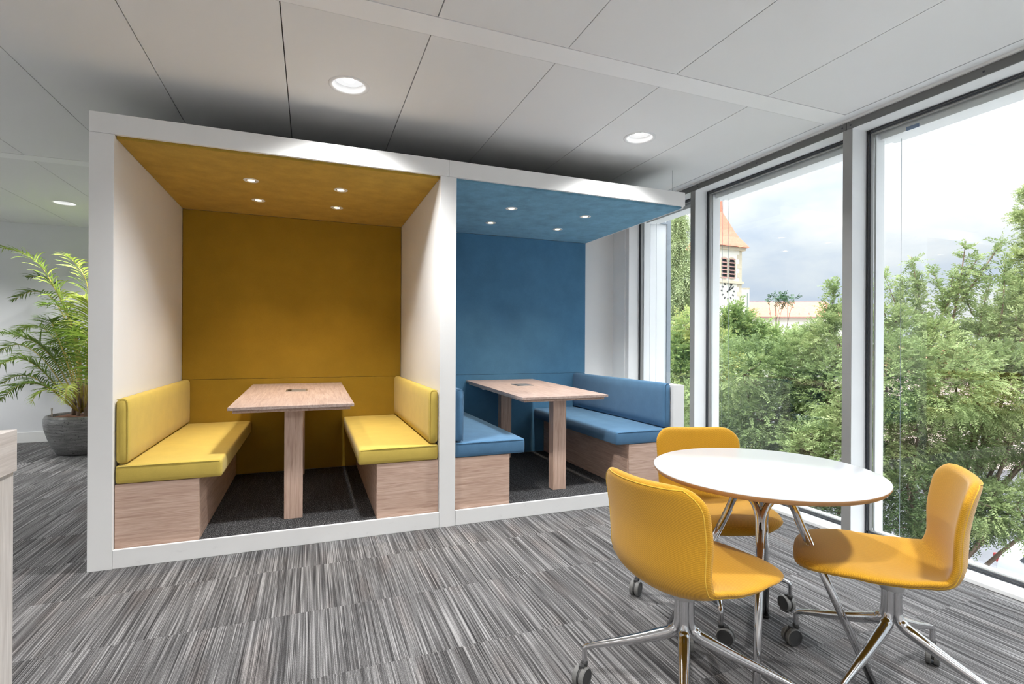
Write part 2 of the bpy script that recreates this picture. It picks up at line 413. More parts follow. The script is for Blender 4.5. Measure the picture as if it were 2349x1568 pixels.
# exterior fin wall beside the last window
fin = thing('facade_panel', 'white exterior facade panel with grey edge post beyond the narrow window', 'wall panel', (3.3, 4.55, -6))
fx = 3.30
def rel(p, b): return (b[0]-p[0], b[1]-p[0], b[2]-p[1], b[3]-p[1], b[4]-p[2], b[5]-p[2])
P0 = (3.3, 4.55, -6)
boxo('panel', rel(P0, (3.31, 3.388, 4.61, 4.75, -6, 5)), M['extwhite'], fin)
boxo('panel', rel(P0, (3.391, 3.60, 4.60, 4.75, -6, 5)), M['extwhite'], fin)
boxo('edge_post', rel(P0, (3.60, 3.648, 4.585, 4.76, -6, 5)), M['extgrey'], fin)
boxo('rail', rel(P0, (3.31, 3.60, 4.575, 4.60, 2.502, 2.520)), M['extgrey'], fin)

# ------------------------------------------------------------------ meeting booth
YF, YR = 3.294, 4.85
booth = thing('meeting_booth', 'white double booth shell with mustard left bay and blue right bay', 'booth', (.84, 4.08, 0))
BO = Vector((.84, 4.08, 0))
def bpart(name, b, mat, bevel=.0015, label=None, mats=None):
    bm = bmesh.new(); box(bm, b[0]-BO.x, b[1]-BO.x, b[2]-BO.y, b[3]-BO.y, b[4], b[5])
    o = finish(name, bm, mat, booth, bevel=bevel)
    if label: o['label'] = label
    return o
bpart('side_panel', (-1.077, -.969, YF, 4.88, 0, 2.2935), M['white'])
bpart('side_panel', (.787, .893, YF, 4.88, 0, 2.2935), M['white'])
bpart('low_side_panel', (2.652, 2.756, YF, 4.88, 0, .882), M['white'])
bpart('fascia', (-1.077, .841, YF, YF+.022, 2.2945, 2.402), M['white'], .001)
bpart('fascia', (.8425, 2.756, YF, YF+.022, 2.2945, 2.402), M['white'], .001)
bpart('plinth', (-.9685, .7865, YF, YF+.018, 0, .100), M['plinth'], .003)
bpart('plinth', (.8955, 2.652, YF, YF+.018, 0, .100), M['plinth'], .003)
bpart('roof_panel', (-1.076, 2.755, YF+.0225, 4.88, 2.335, 2.40), plain('darkened_roof_top', (.16, .15, .14), .9))  # unseen top coloured dark to deepen the shade on the ceiling above
bpart('roof_edge', (2.742, 2.756, YF+.0225, 4.88, 2.282, 2.335), M['white'], .001)
bpart('ceiling_panel', (-.967, .785, YF+.028, YR, 2.28, 2.33), M['limeceil'], .002, 'mustard felt ceiling panel')
bpart('ceiling_panel', (.895, 2.741, YF+.028, YR, 2.28, 2.33), M['blueceil'], .002, 'blue felt ceiling panel')
for z0, z1 in ((.095, .8945), (.8965, 2.279)):
    bpart('back_panel', (-.966, .784, YR, 4.88, z0, z1), M['limewall'], .002, 'mustard felt back panel')
    bpart('back_panel', (.896, 2.741, YR, 4.88, z0, z1), M['bluewall'], .002, 'blue felt back panel')
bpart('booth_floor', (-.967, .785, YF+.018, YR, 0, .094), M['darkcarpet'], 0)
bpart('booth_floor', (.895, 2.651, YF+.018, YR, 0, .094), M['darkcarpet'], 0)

# hanging wire of the free corner
w = thing('suspension_wire', 'thin steel wire holding the right end of the booth roof to the ceiling', 'wire', (2.70, 3.38, 2.402))
bm = bmesh.new(); tube(bm, [(0, 0, 0.012), (0, 0, .197)], .0016, 8); finish('wire', bm, M['brushed'], w)
bm = bmesh.new(); lathe(bm, [(0, 0), (.012, 0), (.012, .004), (.005, .006), (.004, .018), (0, .02)], 12); finish('anchor', bm, M['brushed'], w)

# ------------------------------------------------------------------ soft cushion: rounded, slightly crowned box
def cushion(name, x0, x1, y0, y1, z0, z1, mat, parent, crown=.006, r=.018, axis='z', wr=.0):
    nx, ny, nz = 18, 40, 6
    bm = bmesh.new(); box(bm, 0, 1, 0, 1, 0, 1)
    bmesh.ops.subdivide_edges(bm, edges=bm.edges, cuts=0)
    bm.free(); bm = bmesh.new()
    def grid(fn, a, b):
        V = [[bm.verts.new(fn(i/a, j/b)) for j in range(b+1)] for i in range(a+1)]
        for i in range(a):
            for j in range(b): bm.faces.new((V[i][j], V[i+1][j], V[i+1][j+1], V[i][j+1]))
    grid(lambda u, v: (u, v, 1), nx, ny); grid(lambda u, v: (u, 1-v, 0), nx, ny)
    grid(lambda u, v: (u, 0, v), nx, nz); grid(lambda u, v: (1-u, 1, v), nx, nz)
    grid(lambda u, v: (1, u, v), ny, nz); grid(lambda u, v: (0, 1-u, v), ny, nz)
    bmesh.ops.remove_doubles(bm, verts=bm.verts, dist=1e-5)
    L = Vector((x1-x0, y1-y0, z1-z0))
    rnd = random.Random(int(x0*1000)+int(z0*77))
    ph = [rnd.uniform(0, 6) for _ in range(6)]
    for v in bm.verts:
        u = Vector(v.co)
        # push samples towards the edges for tighter corners
        w = Vector([.5-.5*math.copysign(abs(math.cos(PI*c))**.8, math.cos(PI*c)) if c not in (0, 1) else c for c in u])
        p = Vector([w[i]*L[i] for i in range(3)])
        q = Vector([min(max(p[i], r), L[i]-r) for i in range(3)])
        d = p-q
        if d.length > 1e-9: p = q+d.normalized()*r*(1 if sum(abs(c) > 1e-9 for c in d) > 0 else 1)
        bu = math.sin(PI*w.x)*math.sin(PI*w.y) if axis == 'z' else math.sin(PI*w.y)*math.sin(PI*w.z)
        bu = max(bu, 0)**.5
        wrk = wr*(math.sin(p.x*38+p.y*21+ph[0])*math.sin(p.y*27-p.x*11+ph[1])*.6+math.sin(p.y*61+p.x*45+ph[2])*.4*math.sin(p.x*17+ph[3]))
        if axis == 'z' and u.z == 1: p.z += crown*bu+wrk*bu
        if axis == 'x+' and u.x == 1: p.x += crown*bu+wrk*bu
        if axis == 'x-' and u.x == 0: p.x -= crown*bu+wrk*bu
        v.co = p+Vector((x0, y0, z0))
    bmesh.ops.recalc_face_normals(bm, faces=bm.faces)
    return finish(name, bm, mat, parent, smooth=True)
def seam(parent, pts, mat, r=.0022):
    bm = bmesh.new(); tube(bm, pts, r, 6); return finish('piping', bm, mat, parent, smooth=True)

def bench(side, xw, mat, pm, label, group):
    """side=+1: back against a wall on its left (x low), seat towards +x"""
    t = thing('booth_bench', label, 'bench', (xw, 4.08, .095), 0, group); s = side
    def X(a, b): return (min(s*a, s*b), max(s*a, s*b))
    ya, yb = 3.318-4.08, 4.848-4.08
    boxb = lambda nm, a, b, y0, y1, z0, z1, mt, bv=.0015: boxo(nm, (*X(a, b), y0, y1, z0, z1), mt, t, bv)
    boxb('end_panel', .003, .393, ya, ya+.02, 0, .344, M['oak_x'])
    boxb('front_panel', .375, .395, ya+.0205, yb, 0, .344, M['oak_y'])
    boxb('seat_board', .003, .374, ya+.0205, yb, .32, .344, M['oak_y'])
    x0, x1 = X(.004, .507)
    c = cushion('seat_cushion', x0, x1, ya-.006, yb, .345, .445, mat, t, .007, .016, 'z', .003)
    x0, x1 = X(.003, .064)
    b = cushion('back_cushion', x0, x1, ya-.004, yb, .449, .803, mat, t, .004, .028, 'x+' if s > 0 else 'x-', .0012)
    xx = s*.5
    seam(c, [(s*.012, ya-.005, .437), (s*.30, ya-.006, .4395), (s*.492, ya-.004, .436), (s*.5005, ya+.012, .436), (s*.5005, ya+.5, .439), (s*.5005, yb-.02, .437)], pm, .0018)
    seam(b, spline([(s*.058, ya+.001, .455), (s*.060, ya, .60), (s*.059, ya, .76), (s*.052, ya+.001, .79), (s*.040, ya+.002, .798), (s*.010, ya+.001, .799)], 4), pm, .0018)
    return t
M['limepipe'] = fabric('lime_piping', (.42, .33, .06)); M['bluepipe'] = fabric('blue_piping', (.06, .14, .24))
bench(1, -.969, M['lime'], M['limepipe'], 'mustard cushioned bench against the left wall of the mustard booth', 'booth benches')
bench(-1, .787, M['lime'], M['limepipe'], 'mustard cushioned bench against the centre partition of the mustard booth', 'booth benches')
bench(1, .893, M['blue'], M['bluepipe'], 'blue cushioned bench behind the centre partition in the blue booth', 'booth benches')
bench(-1, 2.652, M['blue'], M['bluepipe'], 'blue cushioned bench on the window side of the blue booth', 'booth benches')

def booth_table(xc, label, cz0, cz1):
    t = thing('booth_table', label, 'table', (xc, 4.1, .095), 0, 'booth tables')
    y0, y1 = 3.40-4.1, 4.842-4.1; L = y1-y0
    tilt = math.atan2(cz1-cz0, L); hw = .355
    def tilted(nm, b, mt, bv, par=t):
        o = boxo(nm, b, mt, par, bv); o.rotation_euler = (tilt, 0, 0); o.location = (0, y0, cz0-.095); return o
    top = tilted('table_top', (-hw, hw, 0, L, -.019, 0), M['oak_top'], .0012)
    tilted('under_board', (-hw+.022, hw-.022, .022, L-.02, -.038, -.0225), M['oak_y'], .001)
    tilted('spacer_board', (-hw+.04, hw-.04, .04, L-.04, -.0225, -.019), M['oak_y'], 0)
    # power box sunk into the top (frame, flap and sockets)
    yc = L*.60
    bm = bmesh.new()
    for b in ((-.076, -.066, yc-.085, yc+.085), (.066, .076, yc-.085, yc+.085), (-.066, .066, yc-.085, yc-.075), (-.066, .066, yc+.075, yc+.085)):
        box(bm, b[0], b[1], b[2], b[3], 0, .0025)
    f = finish('cable_box', bm, M['brushed'], t); f.rotation_euler = (tilt, 0, 0); f.location = (0, y0, cz0-.095)
    bm = bmesh.new(); box(bm, -.036, .064, yc-.072, yc+.072, 0, .0018); finish('flap', bm, plain('grey_flap', lin(128, 128, 130), .35, .3), f)
    bm = bmesh.new(); box(bm, -.064, -.037, yc-.072, yc+.072, 0, .0010); finish('socket_strip', bm, M['black'], f)
    for yy in (3.515, 4.665):
        bm = bmesh.new(); zt = cz0-.095+(yy-3.40)*math.tan(tilt)-.0385
        box(bm, -.054, .054, yy-4.1, yy-4.1+.078, 0, zt); finish('leg', bm, M['oak_z'], t, bevel=.0012)
    return t
booth_table(-.095, 'oak laminate table between the two mustard benches', .818, .848)
t = booth_table(1.771, 'oak laminate table between the two blue benches', .816, .842)
boxo('clip', (-.315, -.275, .32, .36, .688, .702), M['white'], t)

# spots in the booth ceilings
def spot(x, y, zc, label, group):
    t = thing('ceiling_spot', label, 'spotlight', (x, y, zc), 0, group)
    bm = bmesh.new(); lathe(bm, [(.030, 0), (.030, -.002), (.044, -.004), (.047, -.002), (.0475, 0)], 32); finish('trim_ring', bm, M['trimring'], t, smooth=True)
    bm = bmesh.new(); lathe(bm, [(.030, -.0012), (.024, -.0022), (.0235, -.001)], 32); finish('inner_ring', bm, M['greyalu'], t, smooth=True)
    bm = bmesh.new(); lathe(bm, [(0, -.0016), (.0235, -.0012)], 24); finish('lamp', bm, M['bulb'], t)
    L = bpy.data.lights.new('warm_spot', 'SPOT'); L.energy = SPOT_W; L.color = (1, .80, .58); L.spot_size = math.radians(76); L.spot_blend = .8; L.shadow_soft_size = .025
    lo = bpy.data.objects.new('spot_lamp', L); COL.objects.link(lo); lo.parent = t; lo.location = (0, 0, -.012)
    return t
SPOT_W = 20
nm = ['front left', 'front right', 'rear left', 'rear right']
for i, (x, y) in enumerate(((-.373, 3.828), (.195, 3.828), (-.372, 4.34), (.192, 4.34))):
    spot(x, y, 2.2795, '%s of the four warm spots in the mustard booth ceiling' % nm[i], 'spots in the mustard ceiling')
for i, (x, y) in enumerate(((1.489, 3.828), (2.159, 3.828), (1.494, 4.35), (2.159, 4.35))):
    spot(x, y, 2.2795, '%s of the four warm spots in the blue booth ceiling' % nm[i], 'spots in the blue ceiling')

# round ceiling downlights
DOWN_W = 32
def downlight(x, y, label, group='round white downlights'):
    t = thing('ceiling_downlight', label, 'ceiling light', (x, y, CZ), 0, group)
    bm = bmesh.new(); lathe(bm, [(.086, .003), (.0865, -.002), (.098, -.005), (.106, -.003), (.1075, 0)], 48); finish('trim_ring', bm, M['trimring'], t, smooth=True)
    bm = bmesh.new(); lathe(bm, [(.087, .0), (.084, .006), (.083, .012), (.080, .016), (.079, .022), (.076, .03)], 48); finish('reflector', bm, M['baffle'], t, smooth=True)
    bm = bmesh.new(); lathe(bm, [(0, .028), (.03, .028), (.0301, .0282), (.077, .030)], 48, mis=[1, 1, 0]); finish('lens', bm, None, t, mats=[M['lens'], M['led']])
    L = bpy.data.lights.new('downlight', 'SPOT'); L.energy = DOWN_W*4; L.color = (1, .995, .985); L.spot_size = math.radians(136); L.spot_blend = .85; L.shadow_soft_size = .07
    lo = bpy.data.objects.new('downlight_lamp', L); COL.objects.link(lo); lo.parent = t; lo.location = (0, 0, -.01)
downlight(.189, 2.935, 'round downlight in the ceiling in front of the mustard booth')
downlight(2.071, 2.935, 'round downlight in the ceiling in front of the blue booth')
downlight(-2.321, 6.5, 'round downlight in the far ceiling left of the booth, above the palm')
for i, (x, y) in enumerate(extra):
    downlight(x, y, 'added unseen round downlight that brightens the room', 'added unseen downlights')

# ------------------------------------------------------------------ chairs
def shell_data():
    prof = spline([(0, y_+.050, z_) for y_, z_ in ((.240, .418), (.228, .438), (.188, .452), (.10, .450), (0, .437), (-.09, .427), (-.155, .430), (-.200, .451), (-.221, .50), (-.226, .56), (-.231, .63), (-.246, .71), (-.264, .782))], 6)
    n = len(prof); acc = [0]
    for a, b in zip(prof, prof[1:]): acc.append(acc[-1]+(b-a).length)
    return prof, acc
def halfw(s, T):
    keys = [(0, .196), (.10, .218), (.20, .232), (.30, .234), (.40, .228), (.50, .212), (.58, .203), (.68, .204), (.80, .210), (.92, .211), (1, .206)]
    u = min(max(s/T, 0), 1)
    for (a, x), (b, y) in zip(keys, keys[1:]):
        if a <= u <= b:
            k = (u-a)/(b-a); k = k*k*(3-2*k); w = x+(y-x)*k; break
    re, rt = .12, .085
    if s < re: w -= re*(1-math.sqrt(max(0, 1-((re-s)/re)**2)))*1.05
    if T-s < rt: w -= rt*(1-math.sqrt(max(0, 1-((rt-(T-s))/rt)**2)))*.92
    return max(w, .02)
def make_chair(label):
    t = thing('swivel_chair', label, 'chair', (0, 0, 0), 0, 'mustard swivel chairs at the round table')
    prof, acc = shell_data(); T = acc[-1]
    # samples denser at the ends
    S = []
    N = 54
    for i in range(N+1):
        a = i/N; S.append(T*(.5-.5*math.cos(PI*a))*.55+T*a*.45)
    def cp(s):
        for i in range(len(acc)-1):
            if acc[i] <= s <= acc[i+1]+1e-9:
                k = (s-acc[i])/(acc[i+1]-acc[i]); p = prof[i].lerp(prof[i+1], k); tg = (prof[i+1]-prof[i]).normalized(); return p, tg
        return prof[-1], (prof[-1]-prof[-2]).normalized()
    tang = []
    for s in S:
        p1, _ = cp(max(0, s-.02)); p2, _ = cp(min(T, s+.02)); tang.append((p2-p1).normalized())
    NT_ = 28; th = .036
    bm = bmesh.new(); top, bot = [], []
    for i, s in enumerate(S):
        p, _ = cp(s); tg = tang[i]; nrm = Vector((1, 0, 0)).cross(tg); nrm = -nrm if nrm.z < 0 and s < T*.3 else nrm
        # normal pointing to the sitter (up on the seat, forward on the back)
        nrm = Vector((0, -tg.z, tg.y)) * -1
        if nrm.z < 0 and s < .2: nrm = -nrm
        w = halfw(s, T); u = s/T
        bk = 1/(1+math.exp(-(u-.52)*18)); fr = max(0, 1-u/.25)
        kc = 1.05*bk+.30*(1-bk)*(1-fr)-.25*fr
        mid = 1-abs(u-.47)/.2; kc += .5*max(0, mid)
        rt, rb = [], []
        for j in range(NT_+1):
            q = -1+2*j/NT_; q = math.copysign(1-(1-abs(q))**1.35, q)
            x = w*q
            off = kc*x*x
            e = 1-abs(q)**7
            ends = min(1, (s+.002)/.030, (T-s+.002)/.026); ends = math.sqrt(max(0, 1-(1-ends)**2))
            hth = th/2*math.sqrt(max(0.0, e))*max(ends, .02)
            pad = .004*(1-q*q)*ends
            base = p+Vector((x, 0, 0))+nrm*off
            rt.append(bm.verts.new(base+nrm*(hth+pad))); rb.append(bm.verts.new(base-nrm*hth))
        top.append(rt); bot.append(rb)
    for i in range(len(S)-1):
        for j in range(NT_):
            bm.faces.new((top[i][j], top[i][j+1], top[i+1][j+1], top[i+1][j]))
            bm.faces.new((bot[i][j+1], bot[i][j], bot[i+1][j], bot[i+1][j+1]))
        bm.faces.new((top[i][0], top[i+1][0], bot[i+1][0], bot[i][0])); bm.faces.new((top[i+1][-1], top[i][-1], bot[i][-1], bot[i+1][-1]))
    for j in range(NT_):
        bm.faces.new((top[0][j+1], top[0][j], bot[0][j], bot[0][j+1])); bm.faces.new((top[-1][j], top[-1][j+1], bot[-1][j+1], bot[-1][j]))
    # piping loop: along the rear edge of the shell rim
    loop = []
    ks = range(1, len(S)-1)
    for i in ks: loop.append((bot[i][2].co+(bot[i][1].co-bot[i][2].co)*.3).copy())
    topi = [bot[len(S)-2][j].co.copy() for j in range(3, NT_-2)]
    right = [(bot[i][-3].co+(bot[i][-2].co-bot[i][-3].co)*.3).copy() for i in reversed(ks)]
    path = loop+topi+right+[bot[1][j].co.copy() for j in range(NT_-3, 2, -1)]+[loop[0]]
    bmesh.ops.remove_doubles(bm, verts=bm.verts, dist=2e-5)
    bmesh.ops.recalc_face_normals(bm, faces=bm.faces)
    sh = finish('seat_shell', bm, M['mustard'], t, smooth=True)
    bm = bmesh.new(); tube(bm, path, .0021, 6, cap=False); finish('piping', bm, M['piping'], sh, smooth=True)
    # hub
    bm = bmesh.new(); lathe(bm, [(0, .424), (.036, .424), (.037, .42), (.037, .362), (.035, .358), (0, .358)], 32); finish('swivel_hub', bm, M['brushed'], t, smooth=True, auto=40)
    base = bpy.data.objects.new('star_base', None); COL.objects.link(base); base.parent = t
    for k in range(4):
        a = k*PI/2; d = Vector((math.cos(a), math.sin(a), 0))
        pts = spline([d*.016+Vector((0, 0, .37)), d*.017+Vector((0, 0, .30)), d*.020+Vector((0, 0, .272)), d*.034+Vector((0, 0, .246)), d*.060+Vector((0, 0, .230)), d*.16+Vector((0, 0, .190)), d*.28+Vector((0, 0, .149)), d*.318+Vector((0, 0, .135)), d*.330+Vector((0, 0, .127)), d*.334+Vector((0, 0, .115)), d*.334+Vector((0, 0, .076))], 5)
        n = len(pts); rad = []
        for i, p in enumerate(pts):
            r_ = Vector((p.x, p.y, 0)).length
            rad.append(.0155 if r_ < .03 else (.0195 if r_ < .08 else max(.0095, .0195-(r_-.08)*.040)))
        bm = bmesh.new(); tube(bm, pts, rad, 14); lg = finish('leg', bm, M['chrome'], t, smooth=True)
        lg['ang'] = a
        ct = bmesh.new()
        # castor: stem socket, body and two wheels (tyre + hub disc)
        lathe(ct, [(0, .067), (.0095, .067), (.0105, .062), (.009, .052), (0, .05)], 14, mi=1)
        ca = CASTOR[k]; off = Vector((math.cos(ca), math.sin(ca), 0))*.016; side = Vector((-math.sin(ca), math.cos(ca), 0))
        for sg in (-1, 1):
            rings = []
            prof2 = [(.0, .003, 1), (.006, .003, 1), (.0275, .0035, 0), (.0285, .006, 0), (.0285, .016, 0), (.0265, .0185, 0), (.0225, .0185, 1), (.0215, .0175, 1), (0, .0175, 1)]
            prev = None
            for (r_, h_, mi) in prof2:
                ring = [ct.verts.new(off+side*sg*h_+Vector((0, 0, .0285))+(off.normalized()*math.cos(b*2*PI/24)+Vector((0, 0, 1))*math.sin(b*2*PI/24))*r_) for b in range(24)] if r_ > 0 else [ct.verts.new(off+side*sg*h_+Vector((0, 0, .0285)))]
                if prev:
                    for b in range(24):
                        vs = []
                        for v in (prev[b % len(prev)], prev[(b+1) % len(prev)], ring[(b+1) % len(ring)], ring[b % len(ring)]):
                            if v not in vs: vs.append(v)
                        f = ct.faces.new(vs if sg > 0 else vs[::-1]); f.material_index = mi; f.smooth = False
                prev = ring
        # hood between the wheels
        hood = []
        for b in range(9):
            aa = PI*b/8*1.15-.2
            hood.append(off+Vector((0, 0, .0285))+(off.normalized()*math.cos(aa)+Vector((0, 0, 1))*math.sin(aa))*.024)
        tube(ct, hood, .0035, 8, mi=1)
        box(ct, off.x-.008, off.x+.008, off.y-.008, off.y+.008, .03, .062, 1)
        bmesh.ops.scale(ct, vec=(1.18, 1.18, 1.18), verts=ct.verts)
        cs = finish('castor', ct, None, lg, mats=[M['castorgrey'], M['rubber']]); cs.location = d*.334
    COL.objects.unlink(base); bpy.data.objects.remove(base)
    return t
def set_star(ch, rot):   # turn the star base under the shell (legs are children; shell stays)
    for c in ch.children:
        if c.name.startswith('leg'): c.rotation_euler = (0, 0, rot)
CASTOR = [math.radians(a) for a in (200, 160, 250, 30)]
# local +y is the facing direction: facing angle f (deg from +x) -> rz = f-90
def place(ch, x, y, face, star):
    ch.location = (x, y, 0); rz = math.radians(face-90); ch.rotation_euler = (0, 0, rz); set_star(ch, math.radians(star)-rz)
A = make_chair('mustard swivel chair nearest the booths, its back turned to the camera')
B = tree_copy(A); B['label'] = 'mustard swivel chair behind the round table, beside the blue booth'
C_ = tree_copy(A); C_['label'] = 'mustard swivel chair right of the round table, seen from its side'
place(A, 1.166, 1.388, 11, 50)
place(B, 1.745, 1.895, -108, 54)
place(C_, 1.885, 1.183, 129, 10)

# ------------------------------------------------------------------ round table
tb = thing('round_table', 'round white table on crossing polished legs between three mustard chairs', 'table', (1.605, 1.475, 0))
bm = bmesh.new(); lathe(bm, [(0, .730), (.396, .730), (.399, .7288), (.400, .7265), (.400, .7262), (.399, .720), (.392, .710), (.380, .706), (0, .706)], 128, mis=[0, 0, 0, 0, 1, 1, 1, 1])
finish('table_top', bm, None, tb, smooth=True, mats=[M['tabletop'], M['tableedge']], auto=35)
for k, a in enumerate((130, 40, -50, -140)):
    a = math.radians(a); d = Vector((math.cos(a), math.sin(a), 0)); bm = bmesh.new()
    sd = Vector((-d.y, d.x, 0))
    foot, knee = d*.355+Vector((0, 0, .012)), d*.118+Vector((0, 0, .560))
    tube(bm, [foot, foot.lerp(knee, .5), knee], [.0125, .0135, .0145], 16)
    for sg in (-1, 1):
        e = d*.075+sd*sg*.112
        tube(bm, spline([foot.lerp(knee, .8), foot.lerp(knee, .93)+sd*sg*.004, knee+Vector((0, 0, .03))+sd*sg*.010-d*.010, d*.088+sd*sg*.038+Vector((0, 0, .64)), e+Vector((0, 0, .690)), e*1.12+Vector((0, 0, .7055))], 6), [.013]*30+[.0135]*1, 14)
    lg = finish('leg', bm, M['chrome'], tb, smooth=True)
    bm = bmesh.new(); lathe(bm, [(0, 0), (.0125, 0), (.0135, .004), (.0130, .018), (0, .018)], 16, c=(foot.x, foot.y, 0)); finish('foot_cap', bm, M['black'], lg, smooth=True)
bm = bmesh.new(); lathe(bm, [(0, .7055), (.10, .7055), (.10, .699), (0, .699)], 32); finish('mounting_plate', bm, M['black'], tb)

# ------------------------------------------------------------------ cabinet at the lower left
cb = thing('counter_cabinet', 'pale grey oak cabinet end with thick worktop at the lower left edge', 'cabinet', (-.97, .5, 0))
boxo('worktop', (-.35, .35, -1.2, 1.0, .906, 1.0), M['greyoak_y'], cb, .0008)
boxo('side_panel', (-.335, .345, -1.19, .997, .0, .9055), M['greyoak_z'], cb, .0008)

# ------------------------------------------------------------------ potted palm
PD = 5.62
pc = at(196, 1000, PD); pot_xy = (pc.x, pc.y)
palm = thing('potted_palm', 'tall areca palm in a round dark grey pot behind the booth corner', 'plant', (pot_xy[0], pot_xy[1], 0))
def potmat():
    t = NT('glazed_grey_pot'); c = t.coord(); f = t.noise(t.mapping(c, (3, 3, 26)), 2.2, 5, .7); g = t.noise(c, 90, 2)
    col = t.ramp(f, [(.3, lin(84, 84, 84)), (.5, lin(120, 119, 118)), (.7, lin(150, 149, 148))])
    t.bsdf(t.mix(t.ramp(g, [(.62, (0, 0, 0, 1)), (.68, (1, 1, 1, 1))]), col, lin(50, 50, 50)), .38, normal=t.bump(f, .3, .004)); return t.m
bm = bmesh.new(); lathe(bm, [(0, 0), (.215, 0), (.240, .012), (.275, .075), (.312, .17), (.340, .27), (.350, .34), (.348, .385), (.335, .41), (.315, .417), (.305, .405), (.305, .38), (0, .38)], 48)
finish('pot', bm, potmat(), palm, smooth=True)
bm = bmesh.new(); lathe(bm, [(.304, .385), (.25, .395), (.12, .402), (0, .405)], 32)
sl = finish('bark_mulch', bm, plain('brown_bark_mulch', lin(120, 84, 66), .95, var=.5), palm)
d_ = sl.modifiers.new('d', 'DISPLACE'); tx = bpy.data.textures.new('mulch', 'CLOUDS'); tx.noise_scale = .03; d_.texture = tx; d_.strength = .03
bm = bmesh.new(); lathe(bm, [(0, .40), (.009, .40), (.009, .44), (.007, .445), (.007, .475), (.009, .48), (.009, .50), (0, .502)], 12, c=(-.25, -.12, 0)); finish('water_gauge', bm, plain('clear_gauge', lin(196, 190, 182), .3), palm, smooth=True)
M['palm'] = leafmat('palm_leaflet', (.055, .105, .015, 1), (.19, .30, .045, 1), (.50, .58, .12, 1), .35, .45)
M['rachis'] = plain('palm_rachis', lin(168, 150, 70), .5, var=.2)
rng = np.random.default_rng(3)
def frond(path, ll, tone, droop=.35, lift=.3, n=44, seedv=0, start=.22):
    r = np.random.default_rng(seedv); pts = spline(path, 8); n_p = len(pts)
    bm = bmesh.new(); tube(bm, [p-Vector((pot_xy[0], pot_xy[1], 0)) for p in pts], [max(.0016, .0085*(1-.85*i/n_p)) for i in range(n_p)], 6)
    fr = finish('frond', bm, M['rachis'], palm, smooth=True)
    V, Fa, tn = [], [], []
    for k in range(n):
        u = start+(1-start)*(k+.5)/n; f_ = u*(n_p-1); i = min(int(f_), n_p-2); p = pts[i].lerp(pts[i+1], f_-i); tg = (pts[i+1]-pts[i]).normalized()
        sd = tg.cross(Vector((0, 0, 1)));
        if sd.length < .05: sd = Vector((1, 0, 0))
        sd.normalize(); up = sd.cross(tg).normalized()
        env = (math.sin(PI*min(1, (u-start)/(1-start)*.82+.16)))**.7
        for sg in (-1, 1):
            L = ll*env*(.8+.4*r.random()); w = .008+.005*env
            dirn = (sd*sg*1.0+tg*(.55+.35*u)+up*(lift+.2*r.normal())+Vector(r.normal(0, .07, 3))).normalized()
            q = p.copy(); c_pts = []
            for m in range(5):
                c_pts.append((q-Vector((pot_xy[0], pot_xy[1], 0)), w*(1, 1.15, .95, .6, .06)[m]*.5))
                q = q+dirn*L/4; dirn = (dirn+Vector((0, 0, -droop*(.4+.5*r.random()))*1)).normalized() if True else dirn
            wd_ = tg.cross(dirn); wd_ = (tg*.8+up*.25*sg).normalized()
            b0 = len(V); tt = min(1, max(0, tone+r.normal(0, .10)))
            for (c0, w0) in c_pts:
                V.append(c0-wd_*w0); V.append(c0+wd_*w0); tn += [tt, tt]
            for m in range(4): Fa.append((b0+2*m, b0+2*m+1, b0+2*m+3, b0+2*m+2))
    fast_mesh('leaflets', [tuple(v) for v in V], Fa, M['palm'], fr, tn)
def Pp(px, py, dd=0): return at(px, py, PD+min(dd, .28))
crown0 = Pp(186, 945)
